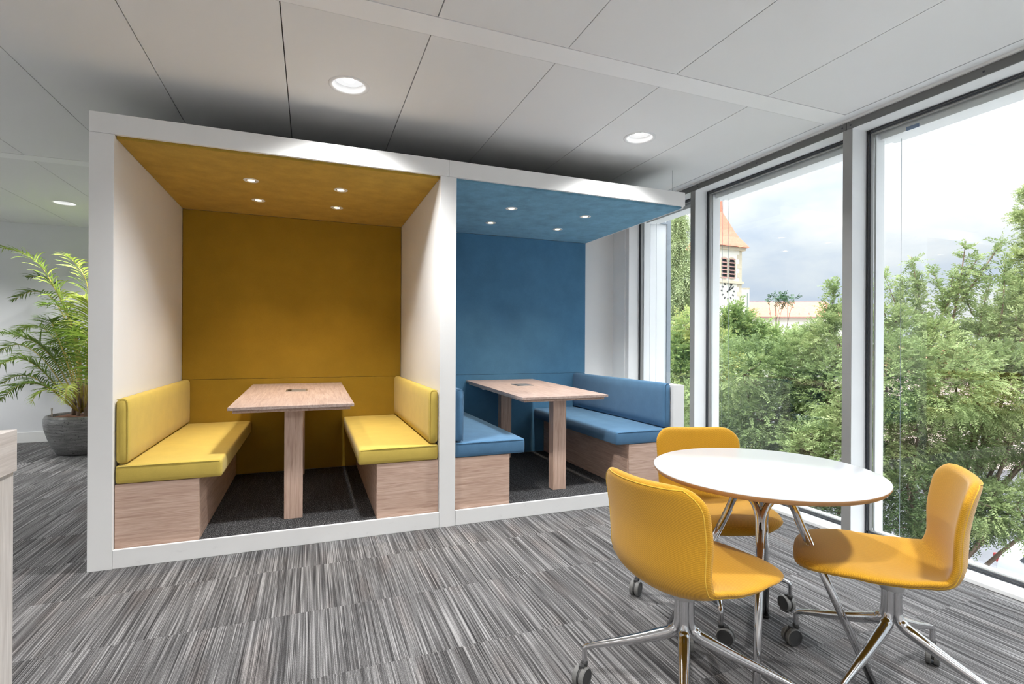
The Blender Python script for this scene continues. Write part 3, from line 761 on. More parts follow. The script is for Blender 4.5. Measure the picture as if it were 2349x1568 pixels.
FR = [
 ([(186, 945, 0), (178, 820, 0), (155, 720, -.05), (128, 665, -.1), (95, 612, -.15), (50, 580, -.2), (-8, 566, -.25)], .30, .62, 60),
 ([(188, 940, 0), (176, 800, .1), (140, 690, .1), (105, 640, .05), (60, 634, 0)], .22, .12, 34),
 ([(186, 940, 0), (170, 790, .15), (125, 690, .25), (75, 668, .25), (28, 690, .2)], .22, .22, 34),
 ([(188, 940, 0), (180, 820, -.1), (160, 730, -.2), (130, 700, -.25), (94, 698, -.3)], .24, .18, 34),
 ([(184, 940, 0), (160, 830, .2), (115, 765, .3), (80, 748, .3), (44, 760, .3)], .26, .55, 40),
 ([(182, 942, 0), (140, 850, 0), (95, 795, -.1), (45, 770, -.2), (-10, 762, -.25)], .30, .28, 56),
 ([(182, 944, 0), (135, 870, .1), (90, 815, .15), (40, 790, .2), (-15, 812, .2)], .28, .33, 50),
 ([(182, 946, 0), (130, 885, -.1), (85, 840, -.2), (40, 822, -.3), (-12, 842, -.3)], .27, .40, 46),
 ([(182, 948, 0), (120, 895, .1), (75, 865, .1), (38, 862, .1), (4, 880, .1)], .20, .16, 36),
 ([(182, 948, 0), (128, 900, -.25), (85, 880, -.35), (40, 885, -.4), (0, 918, -.4)], .22, .18, 42),
 ([(183, 948, -.05), (150, 905, -.25), (110, 893, -.4), (84, 905, -.45), (70, 926, -.5)], .17, .62, 18),
 ([(186, 946, 0), (172, 900, -.2), (160, 884, -.35), (152, 895, -.45), (150, 925, -.5)], .17, .95, 26),
 ([(188, 940, 0), (150, 820, -.15), (125, 755, -.1), (118, 740, -.1), (112, 735, -.1)], .24, .15, 34),
 ([(190, 942, 0), (186, 840, -.1), (176, 775, -.2), (165, 760, -.25), (150, 765, -.3)], .26, .45, 34),
 ([(192, 940, 0), (200, 800, 0), (205, 700, 0), (196, 640, 0), (170, 600, .0), (150, 585, 0)], .26, .70, 44),
 ([(192, 940, 0), (202, 820, -.2), (208, 740, -.2), (200, 690, -.3), (182, 680, -.3)], .30, .85, 40),
 ([(192, 942, 0), (205, 860, -.2), (212, 800, -.3), (205, 775, -.4), (180, 800, -.5)], .26, .55, 34),
 ([(192, 944, 0), (208, 880, -.3), (222, 850, -.4), (215, 850, -.5), (185, 880, -.6)], .24, .50, 30),
 ([(192, 944, 0), (230, 840, 0), (270, 760, .1), (310, 730, .1), (350, 740, .1)], .28, .35, 40),
 ([(192, 944, 0), (225, 800, .2), (250, 700, .3), (280, 640, .3), (320, 620, .3)], .28, .35, 40),
 ([(192, 944, 0), (240, 880, -.1), (290, 840, -.2), (340, 850, -.2), (380, 890, -.2)], .26, .3, 36),
 ([(190, 944, 0), (175, 860, .4), (160, 800, .6), (140, 780, .8), (110, 790, .9)], .26, .38, 36),
 ([(190, 944, 0), (165, 880, .2), (140, 830, .3), (128, 810, .4), (118, 800, .5)], .28, .30, 36),
]
for i, (pp, ll, tn, n) in enumerate(FR): frond([Pp(*q) for q in pp], ll, tn, n=n, seedv=i+11)
for i, (px, py) in enumerate(((178, 950), (186, 952), (194, 951), (200, 950), (172, 948))):
    bm = bmesh.new(); b = Vector((random.uniform(-.12, .12), random.uniform(-.1, .1), .38)); e = Pp(px, py-75)-Vector((pot_xy[0], pot_xy[1], 0))
    tube(bm, spline([b, b.lerp(e, .5)+Vector((.01, 0, 0)), e], 5), .016, 10); finish('stem', bm, M['bark'], palm, smooth=True)

# ------------------------------------------------------------------ outside
GZ = -6.0
def asphalt():
    t = NT('street_asphalt'); c = t.coord(); f = t.noise(c, 40, 4); g = t.noise(c, .6, 3)
    t.bsdf(t.ramp(t.math('ADD', t.math('MULTIPLY', f, .4), t.math('MULTIPLY', g, .6)), [(.3, (.11, .11, .12, 1)), (.7, (.19, .19, .205, 1))]), .9); return t.m
def grass():
    t = NT('pale_paving'); c = t.coord(); f = t.noise(c, 30, 4); g = t.noise(c, .3, 3)
    t.bsdf(t.ramp(t.math('ADD', t.math('MULTIPLY', f, .5), t.math('MULTIPLY', g, .5)), [(.3, (.15, .15, .14, 1)), (.7, (.24, .24, .22, 1))]), .95); return t.m
bm = bmesh.new(); box(bm, 10.5, 42, -40, 18, GZ-.2, GZ); tag(struct(finish('street', bm, asphalt())), 'grey asphalt street and parking below the window', 'street')
bm = bmesh.new(); box(bm, 3.3, 10.5, -20, 14, GZ, GZ+.02); struct(finish('bounce_slab', bm, plain('pale_bounce_slab', (.62, .61, .59), .85)))  # added pale slab, out of view, bounces daylight up to the ceiling
bm = bmesh.new(); box(bm, -150, 300, -150, 300, GZ-.5, GZ-.1); tag(struct(finish('ground', bm, grass())), 'pale paved ground around the trees and church', 'ground')
k0 = at(2240, 1318, 15.0)
bm = bmesh.new(); box(bm, -.09, .09, -9, 9, 0, .12); o = finish('kerb', bm, plain('kerb_stone', (.5, .49, .47), .8), None)
o.location = (k0.x, k0.y, GZ); tag(struct(o), 'pale kerb strip at the street edge', 'kerb')
for nmx in ('street', 'ground', 'kerb'):
    pass
# exterior building body so that the room is closed
struct(boxo('wall_outside', (XL-.4, 3.30, YN-.4, YB+.4, 2.92, 3.4), M['extgrey']))
struct(boxo('wall_base', (XL-.4, 3.30, YN-.4, YB+.4, GZ, -.31), M['extgrey']))

# --- foliage generators
def leaflets(centers, dirs, L, W, rng, per=16, spread=.9, droop=.25, flat=.35, tones=None):
    """sprays: per centre a twig along dir with `per` leaflets on both sides; returns V,F,tone"""
    n = len(centers); C = np.asarray(centers); D = np.asarray(dirs); D /= np.linalg.norm(D, axis=1)[:, None]
    up = np.tile([0, 0, 1.0], (n, 1))+rng.normal(0, flat, (n, 3)); S = np.cross(D, up); S /= np.linalg.norm(S, axis=1)[:, None]+1e-9
    N = np.cross(S, D)
    tl = L*(.7+.6*rng.random(n))
    Vs, ts = [], []
    for k in range(per):
        u = (k+.5)/per; sg = 1 if k % 2 else -1
        base = C+D*(tl*u)[:, None]+np.array([0, 0, -1.0])*(droop*tl*u*u)[:, None]
        ll = tl*.34*(1-.55*u)*(.75+.5*rng.random(n))
        d = D*.75+S*sg*spread+rng.normal(0, .22, (n, 3)); d[:, 2] -= droop*.6; d /= np.linalg.norm(d, axis=1)[:, None]
        wv = np.cross(d, N+rng.normal(0, .35, (n, 3))); wv /= np.linalg.norm(wv, axis=1)[:, None]+1e-9
        w = (W*(.7+.6*rng.random(n)))[:, None]
        a = base; m = base+d*(ll*.5)[:, None]; e = base+d*ll[:, None]
        Vs.append(np.stack([a, m+wv*w, e, m-wv*w], 1))
        if tones is not None: ts.append(np.clip(np.repeat((tones+rng.normal(0, .07, n)+.12*(u-.5))[:, None], 4, 1), 0, 1))
    V = np.concatenate(Vs, 0).reshape(-1, 3); F = np.arange(len(V)).reshape(-1, 4)
    return V, F, np.concatenate(ts, 0).ravel()
def blob_points(blobs, dens, rng, shell=.75):
    """surface biased samples in ellipsoids (c, rx, ry, rz)"""
    P, Dn, T = [], [], []
    for (c, rx, ry, rz, tn) in blobs:
        n = int(dens*(rx*ry+ry*rz+rx*rz)); v = rng.normal(0, 1, (n, 3)); v /= np.linalg.norm(v, axis=1)[:, None]
        rad = shell+(1-shell)*rng.random(n)**.6; lump = 1+.16*np.sin(v[:, 0]*7+c[0])*np.sin(v[:, 1]*6+c[1])*np.cos(v[:, 2]*8+c[2])
        p = np.array(c)+v*np.array([rx, ry, rz])*(rad*lump)[:, None]
        P.append(p); Dn.append(v+np.array([0, 0, .15])+rng.normal(0, .45, (n, 3)))
        T.append(np.full(n, tn)+.10*np.sin(p[:, 0]*3.1+p[:, 2]*2.2)+.08*np.sin(p[:, 1]*5.3+p[:, 2]*4.1)+rng.normal(0, .06, n))
    return np.concatenate(P), np.concatenate(Dn), np.concatenate(T)
def limb(bm, a, b, r0, r1, rng, bend=.15, seg=7):
    a, b = Vector(a), Vector(b); L = (b-a).length
    mid = a.lerp(b, .5)+Vector(rng.normal(0, bend*L*.5, 3))
    pts = spline([a, mid, b], 5); n = len(pts); tube(bm, pts, [r0+(r1-r0)*i/(n-1) for i in range(n)], seg); return pts
def tree(name, label, base, blobs, spikes, mat, dens, L, W, seedv, per=14, droop=.25, group=None, shell=.7, trunk=.16):
    rng = np.random.default_rng(seedv); base = Vector(base)
    t = thing(name, label, 'tree', base, 0, group); o = np.array(base)
    bm = bmesh.new(); top = max(blobs, key=lambda b: b[0][2]); hub = Vector((base.x, base.y, base.z+(top[0][2]-base.z)*.35))
    limb(bm, base, hub, trunk, trunk*.75, rng, .03, 10); limb(bm, hub, Vector(top[0]), trunk*.75, trunk*.2, rng, .06, 8)
    for (c, rx, ry, rz, tn) in blobs:
        limb(bm, hub+Vector((0, 0, rng.uniform(-.6, .6))), c, trunk*.32, .015, rng, .1, 6)
        for _ in range(3):
            v = rng.normal(0, 1, 3); v /= np.linalg.norm(v); limb(bm, c, Vector(c)+Vector((v*np.array([rx, ry, rz])*.95).tolist()), .018, .005, rng, .15, 5)
    P, D, T = blob_points(blobs, dens, rng, shell)
    EP, ED, ET = [], [], []
    for (a, b, r_, tn, n) in spikes:
        pts = limb(bm, a, b, r_, .004, rng, .05, 6); A0, B0 = np.array(a), np.array(b); ax = (B0-A0)/np.linalg.norm(B0-A0)
        u = rng.random(n)**.85; idx = (u*(len(pts)-1)).astype(int); pp = np.array([list(pts[i]) for i in idx]); pp += rng.normal(0, .03, (n, 3))
        EP.append(pp); ED.append(ax*.75+rng.normal(0, .75, (n, 3))); ET.append(np.full(n, tn)+rng.normal(0, .1, n))
    bmesh.ops.translate(bm, verts=bm.verts, vec=-base); finish('trunk', bm, M['bark'], t, smooth=True)
    if EP: P = np.concatenate([P]+EP); D = np.concatenate([D]+ED); T = np.concatenate([T]+ET)
    V, F, tn = leaflets(P, D, L, W, rng, per, droop=droop, tones=T)
    fast_mesh('foliage', V-o, F, mat, t, tn); return t
M['yew'] = leafmat('yew_leaf', (.065, .11, .04, 1), (.29, .375, .15, 1), (.56, .61, .30, 1), .3)
M['yellowleaf'] = leafmat('yellowing_leaf', (.12, .20, .06, 1), (.33, .43, .16, 1), (.72, .66, .25, 1), .35)
M['spruce'] = leafmat('weeping_spruce_needle', (.15, .21, .10, 1), (.42, .50, .26, 1), (.72, .76, .46, 1), .3)
M['cedar'] = leafmat('cedar_needle', (.03, .07, .04, 1), (.08, .15, .08, 1), (.16, .24, .12, 1), .2)
def A3(px, py, d): return list(at(px, py, d))
def B(px, py, d, rpx, rpy, tn, rd=None):
    k = d/FPX; return (A3(px, py, d), rpx*k, (rd or rpx*k), rpy*k, tn)
# yew hedge tree, left half (seen behind the middle pane)
D1 = 11.0
g1 = Vector(A3(1850, 900, D1)); g1.z = GZ
tree('yew_tree', 'broad yew behind the mullion, with red roof showing above it', g1, [
 B(1705, 855, D1, 75, 70, .45), B(1790, 865, D1, 80, 80, .45), B(1865, 830, D1, 75, 75, .55), B(1925, 790, D1-.6, 55, 80, .6), B(1835, 810, D1+.5, 50, 45, .5),
 B(1720, 960, D1, 90, 90, .35), B(1830, 960, D1+.3, 90, 90, .15), B(1930, 900, D1-1, 80, 100, .5), B(1900, 1040, D1-1.5, 90, 80, .5), B(1780, 1060, D1, 110, 90, .3), B(1850, 1160, D1-1, 120, 90, .2), B(1960, 1010, D1-2, 80, 110, .55), B(1690, 1050, D1, 80, 100, .3), B(1730, 1150, D1, 100, 90, .25)],
 [(A3(1915, 760, D1-.6), A3(1914, 652, D1-.6), .02, .5, 90), (A3(1905, 770, D1-.6), A3(1896, 700, D1-.6), .015, .5, 40), (A3(1870, 800, D1), A3(1858, 745, D1), .015, .5, 40)],
 M['yew'], 430, .25, .0115, 5, per=18, group='yew trees outside the windows')
D2 = 9.0
g2 = Vector(A3(2150, 900, D2+1)); g2.z = GZ
tree('yew_tree', 'large spiky yew filling the window at the right', g2, [
 B(2040, 780, D2, 70, 75, .55), B(2110, 790, D2, 70, 60, .55), B(2190, 800, D2+.4, 80, 55, .45), B(2275, 800, D2+.4, 70, 65, .6), B(2350, 770, D2, 70, 90, .65), B(2430, 800, D2, 90, 100, .5),
 B(2030, 860, D2-.5, 80, 90, .5), B(2130, 870, D2-.6, 110, 90, .55), B(2250, 880, D2-.3, 110, 90, .5), B(2360, 890, D2-.5, 90, 100, .5), B(2480, 930, D2-.5, 100, 110, .45),
 B(2060, 1000, D2, 100, 90, .35), B(2170, 990, D2+.2, 90, 70, .45), B(2290, 1000, D2+.2, 80, 50, .5), B(2400, 1010, D2, 90, 70, .5),
 B(2080, 1120, D2-.2, 110, 100, .12), B(2180, 1130, D2+1, 80, 110, .12), B(2240, 1150, D2-.5, 60, 50, .55), B(2330, 1160, D2-.5, 70, 50, .5), B(2290, 1190, D2-.5, 50, 30, .35), B(2225, 1185, D2, 50, 40, .1), B(2430, 1170, D2, 70, 60, .3), B(2000, 1200, D2, 100, 100, .1)],
 [(A3(2175, 790, D2), A3(2216, 552, D2), .03, .55, 120), (A3(2205, 690, D2), A3(2300, 552, D2), .02, .55, 80), (A3(2120, 760, D2), A3(2090, 588, D2), .02, .6, 100), (A3(2070, 760, D2), A3(2026, 628, D2), .015, .6, 60), (A3(2245, 770, D2), A3(2275, 640, D2), .02, .55, 70),
  (A3(2290, 780, D2), A3(2306, 600, D2), .02, .5, 80), (A3(2140, 760, D2), A3(2185, 632, D2), .02, .55, 70), (A3(2055, 740, D2), A3(2070, 640, D2), .02, .55, 60), (A3(2330, 740, D2), A3(2335, 660, D2), .02, .6, 60), (A3(2175, 720, D2), A3(2140, 625, D2), .015, .5, 50), (A3(2212, 640, D2), A3(2245, 590, D2), .012, .5, 30),
  (A3(2100, 720, D2), A3(2112, 640, D2), .012, .55, 40), (A3(2040, 760, D2), A3(2010, 660, D2), .012, .55, 50), (A3(2230, 720, D2), A3(2205, 640, D2), .012, .5, 40)],
 M['yew'], 520, .22, .0095, 6, per=18, group='yew trees outside the windows')
D3 = 8.2
g3 = Vector(A3(2440, 900, D3+2)); g3.z = GZ
tree('conifer_tree', 'tall yellow-green conifer cut by the right edge of the photo', g3, [
 B(2375, 700, D3+1, 60, 90, .75), B(2400, 600, D3+1, 55, 80, .75), B(2395, 520, D3+1, 40, 60, .7), B(2440, 720, D3+1, 90, 120, .7), B(2360, 800, D3+1, 60, 70, .7)],
 [(A3(2400, 640, D3+1), A3(2330, 575, D3+1), .02, .75, 110), (A3(2390, 560, D3+1), A3(2328, 490, D3+1), .02, .75, 110), (A3(2390, 500, D3+1), A3(2340, 430, D3+1), .02, .7, 90), (A3(2400, 680, D3+1), A3(2325, 640, D3+1), .02, .7, 90)],
 M['yew'], 480, .22, .011, 8, per=16)
D4 = 17.0
g4 = Vector(A3(1660, 900, D4)); g4.z = GZ
tree('maple_tree', 'broadleaf tree turning yellow, in front of the church tower', g4, [
 B(1640, 815, D4, 55, 60, .62), B(1600, 830, D4, 55, 70, .6), B(1670, 880, D4, 60, 80, .55), B(1560, 850, D4, 50, 90, .45), B(1610, 950, D4, 80, 80, .5), B(1580, 760, D4, 28, 45, .55), B(1540, 900, D4, 60, 110, .4), B(1690, 780, D4+.6, 40, 50, .35), B(1735, 795, D4+.6, 45, 40, .4), B(1780, 800, D4+.8, 50, 38, .45), B(1830, 805, D4+.8, 40, 35, .5)],
 [(A3(1690, 780, D4), A3(1692, 704, D4), .03, .4, 110), (A3(1680, 770, D4), A3(1658, 718, D4), .02, .4, 70), (A3(1705, 770, D4), A3(1718, 724, D4), .02, .4, 60), (A3(1740, 790, D4), A3(1750, 742, D4), .02, .4, 50), (A3(1660, 770, D4), A3(1648, 740, D4), .02, .5, 50)],
 M['yellowleaf'], 170, .42, .027, 9, per=14, droop=.15, shell=.6)
D5 = 30.0
g5 = Vector(A3(1555, 900, D5)); g5.z = GZ
bl5, sp5 = [], []
for i in range(11):
    f_ = i/10; y_ = 505+f_*350; r_ = 9+f_*42; bl5.append(B(1556+(8 if i % 2 else -8)*f_, y_, D5, r_*.8, 24, .6))
    for q in range(7):
        a = random.uniform(0, 6.28); rr = r_*D5/FPX*random.uniform(.9, 1.5); c = A3(1556, y_-12, D5)
        sp5.append((c, [c[0]+math.cos(a)*rr, c[1]+math.sin(a)*rr, c[2]-.35-rr*.35], .03, .62, 34))
sp5.append((A3(1556, 520, D5), A3(1557, 476, D5), .04, .55, 60))
tree('weeping_spruce', 'tall pale weeping spruce between the facade panel and the first mullion', g5, bl5, sp5, M['spruce'], 26, .75, .022, 10, per=18, droop=1.1, shell=.5)
D6 = 70.0
g6 = Vector(A3(1792, 720, D6)); g6.z = GZ
t6 = [((A3(1792+dx, yy, D6)), rx*D6/FPX, rx*D6/FPX*.8, 1.6*D6/FPX, .5) for dx, yy, rx in ((-12, 682, 20), (8, 686, 22), (28, 687, 14), (-30, 684, 10), (0, 690, 18), (14, 692, 22))]
tree('cedar_tree', 'flat-topped dark cedar above the red roof', g6, t6, [], M['cedar'], 11, 1.0, .09, 12, per=10, droop=.1, shell=.1)
# low shrubs further left of the view, seen through the narrow window
D7 = 14.0
g7 = Vector(A3(1570, 1000, D7)); g7.z = GZ
tree('shrub', 'leafy green shrub low in the narrow window beside the blue booth', g7, [B(1560, 980, D7, 60, 90, .5), B(1600, 1060, D7, 80, 90, .45), B(1520, 1000, D7, 60, 120, .5)], [], M['yew'], 130, .42, .028, 14, per=12)

# --- church tower
def tilemat(name, c1, c2, sc):
    t = NT(name); c = t.coord(); x, y, z = t.sep(c)
    br = t.node('TexBrick'); t.link(t.comb(t.math('ADD', x, y), z, 0.0), br.inputs[0]); br.inputs['Scale'].default_value = sc
    br.inputs['Color1'].default_value = c1; br.inputs['Color2'].default_value = c2; br.inputs['Mortar'].default_value = tuple(v*.55 for v in c1[:3])+(1,); br.inputs['Mortar Size'].default_value = .012
    f = t.noise(c, 2, 3); t.bsdf(t.mix(t.math('MULTIPLY', f, .5), br.outputs[0], c2), .8); return t.m
M['rooftile'] = tilemat('red_roof_tiles', lin(214, 128, 100), lin(232, 150, 124), 2.2)
M['render'] = plain('cream_church_render', lin(244, 240, 228), .9, var=.03)
M['quoin'] = plain('sandstone_quoin', lin(214, 202, 178), .9, var=.08)
M['louvre'] = plain('pink_stone_louvre', lin(186, 142, 132), .9, var=.1)
TD = 88.0; tc = at(1640, 700, TD)
angc = -YAW-math.radians(24)     # the near corner of the tower points towards the building
ch = thing('church_tower', 'white church tower with red spire and clock behind the trees', 'church tower', (tc.x, tc.y, GZ), math.atan2(-tc.y, -tc.x)-PI/4)
H = 2.92
def zof(py): return CAMH+(787-py)/FPX*TD-GZ
ze, zc_ = zof(568), zof(645)
def lb(nm, b, mt, par=ch, bv=0): return boxo(nm, b, mt, par, bv)
lb('wall', (-H, H, -H, H, 0, ze-.4), M['render'])
lb('cornice', (-H-.45, H+.45, -H-.45, H+.45, ze-.55, ze-.05), M['quoin'])
lb('string_course', (-H-.28, H+.28, -H-.28, H+.28, zc_-.35, zc_+.05), M['quoin'])
bm = bmesh.new(); prof = [(H+.85, ze-.08), (H+.8, ze+.1), (H+.35, ze+.85), (H-.25, ze+1.75), (H-.75, ze+2.8), (H-2.1, zof(484)), (.75, zof(440)), (.04, zof(395))]
prev = None
for r_, z_ in prof:
    ring = [bm.verts.new((sx*r_, sy*r_, z_)) for sx, sy in ((1, 1), (-1, 1), (-1, -1), (1, -1))]
    if prev:
        for k in range(4): bm.faces.new((prev[k], prev[(k+1) % 4], ring[(k+1) % 4], ring[k]))
    prev = ring
bmesh.ops.recalc_face_normals(bm, faces=bm.faces); finish('spire', bm, M['rooftile'], ch)
# face details built in a face frame (u along face, z up, d out); faces +x and +y look at the room
def face_xf(o, ax):
    o.rotation_euler = (0, 0, 0 if ax == 'x' else PI/2)
for ax in ('x', 'y'):
    # quoins
    bm = bmesh.new(); z_ = 10.0; k = 0
    while z_ < ze-.8:
        h_ = .75; w1 = 1.0 if k % 2 else .5
        box(bm, H, H+.03, H-w1, H+.03, z_, z_+h_); box(bm, H, H+.03, -H-.03, -H+(w1 if ax == 'x' else 1.5-w1), z_, z_+h_); z_ += .77; k += 1
    q = finish('quoin_stones', bm, M['quoin'], ch); face_xf(q, ax)
    cy = -.15
    for s in (-1, 1):
        u0 = cy+s*.86; zb, zt = zc_+.55, zof(603)
        bm = bmesh.new(); R0, R1 = .60, .86
        pts_o = [(u0+R1*math.cos(a), zt+R1*math.sin(a)) for a in np.linspace(0, PI, 15)]; pts_i = [(u0+R0*math.cos(a), zt+R0*math.sin(a)) for a in np.linspace(0, PI, 15)]
        pts_o = [(u0+R1, zb)]+pts_o+[(u0-R1, zb)]; pts_i = [(u0+R0, zb)]+pts_i+[(u0-R0, zb)]
        Vo = [[bm.verts.new((H+d, u, z)) for (u, z) in pts] for d in (0, .09) for pts in (pts_o, pts_i)]
        for i in range(len(pts_o)-1):
            for a, b in ((0, 1), (2, 3), (0, 2), (1, 3)): bm.faces.new((Vo[a][i], Vo[a][i+1], Vo[b][i+1], Vo[b][i]))
        bmesh.ops.recalc_face_normals(bm, faces=bm.faces); q = finish('arch_surround', bm, M['quoin'], ch); face_xf(q, ax)
        bm = bmesh.new(); vs = [bm.verts.new((H+.02, u, z)) for (u, z) in pts_i]; bm.faces.new(vs); q2 = finish('opening', bm, M['dark'], q)
        bm = bmesh.new()
        for m in range(6):
            z_ = zb+.05+m*.62; v = box(bm, H+.02, H+.26, u0-R0, u0+R0, z_, z_+.10)
            for vv in v:
                if vv.co.x > H+.2: vv.co.z -= .16
            bm.verts.ensure_lookup_table()
        finish('louvres', bm, M['louvre'], q)
    # clock
    zk = zof(667); q = bpy.data.objects.new('clock', bpy.data.meshes.new('clock')); 
    bm = bmesh.new(); R0 = 1.45
    for m in range(12):
        a = m*PI/6; c_, s_ = math.cos(a), math.sin(a); v = box(bm, H+.0, H+.06, -.12, .12, R0*.78, R0*1.05)
        for vv in v:
            u_, w_ = vv.co.y, vv.co.z; vv.co.y = u_*c_+w_*s_+cy; vv.co.z = -u_*s_+w_*c_+zk
    ck = finish('clock', bm, plain('clock_grey', lin(92, 92, 90), .7), ch); face_xf(ck, ax)
    bm = bmesh.new()
    for a, ln, w_ in ((math.radians(38), 1.5, .07), (math.radians(62), 1.05, .10)):
        v = box(bm, H+.06, H+.12, -w_, w_, -.3, ln)
        for vv in v:
            u_, q_ = vv.co.y, vv.co.z; vv.co.y = u_*math.cos(a)+q_*math.sin(a)+cy; vv.co.z = -u_*math.sin(a)+q_*math.cos(a)+zk
    finish('hands', bm, M['dark'], ck)
# block beside the tower and nave roof
def oriented(name, label, cat, px, d): 
    p = at(px, 700, d); t = thing(name, label, cat, (p.x, p.y, GZ), -YAW); return t
def zz(py, d): return CAMH+(788-py)/FPX*d-GZ
d = 92; bl = oriented('tower_annex', 'flat-roofed cream block right beside the church tower', 'building', 1706, d)
k = d/FPX
boxo('wall', (-2*k, 13*k, 0, 5, 0, zz(657, d)-.15), M['render'], bl); boxo('roof', (-2*k, 13.5*k, -.1, 5.1, zz(657, d)-.15, zz(657, d)), M['quoin'], bl)
boxo('downpipe', (7.5*k, 9*k, -.12, 0, 0, zz(668, d)), plain('green_pipe', lin(150, 165, 158), .6), bl)
d = 96; k = d/FPX; nv = oriented('nave_building', 'long low church building with a red tiled roof behind the yews', 'building', 1700, d); nv.rotation_euler = (0, 0, -YAW-math.radians(6))
bm = bmesh.new(); Ln = 225*k
z0, z1 = zz(724, d), zz(684, d)
vs = [bm.verts.new(v) for v in ((0, -.5, z0), (Ln, -.5, z0), (Ln, 7, z1+.2), (0, 7, z1+.2), (Ln, 14.5, z0), (0, 14.5, z0))]
bm.faces.new((vs[0], vs[1], vs[2], vs[3])); bm.faces.new((vs[3], vs[2], vs[4], vs[5])); bm.faces.new((vs[0], vs[3], vs[5])); bm.faces.new((vs[1], vs[4], vs[2])); bm.faces.new((vs[0], vs[5], vs[4], vs[1]))
bmesh.ops.recalc_face_normals(bm, faces=bm.faces); finish('roof', bm, M['rooftile'], nv)
boxo('wall', (.2, Ln-.3, 0, 14, 0, z0-.02), M['render'], nv)
boxo('ridge', (0, Ln, 6.85, 7.15, z1+.1, z1+.32), M['extgrey'], nv)
boxo('gutter', (0, Ln, -.68, -.5, z0-.1, z0+.06), M['louvre'], nv)
for i in range(11):
    boxo('snow_guard', (i*1.75, i*1.75+.09, .5, .65, z0+.55, z0+.85), M['louvre'], nv)
# pale house glimpsed through the yews
d = 30; k = d/FPX; hs = oriented('pale_house', 'pale pink rendered house glimpsed through the yew branches', 'house', 2230, d)
boxo('wall', (-1.2, 14, 0, 9, 0, zz(850, d)), plain('pale_pink_render', lin(240, 214, 204), .9), hs)
for i in range(4):
    for zq in (1.6, 4.6):
        w_ = boxo('window', (.4+i*2.4, 1.5+i*2.4, -.04, .1, zq, zq+1.5), plain('house_window_frame', lin(230, 230, 228), .5), hs); boxo('pane', (.5+i*2.4, 1.4+i*2.4, -.06, -.03, zq+.1, zq+1.4), M['gasket'], w_)
bm = bmesh.new(); z0 = zz(850, d); vs = [bm.verts.new(v) for v in ((-1.7, -.5, z0), (14.5, -.5, z0), (14.5, 4.5, z0+1.6), (-1.7, 4.5, z0+1.6), (14.5, 9.5, z0), (-1.7, 9.5, z0))]
for f in ((0, 1, 2, 3), (3, 2, 4, 5), (0, 3, 5), (1, 4, 2), (0, 5, 4, 1)): bm.faces.new([vs[i] for i in f])
bmesh.ops.recalc_face_normals(bm, faces=bm.faces); finish('roof', bm, M['rooftile'], hs)

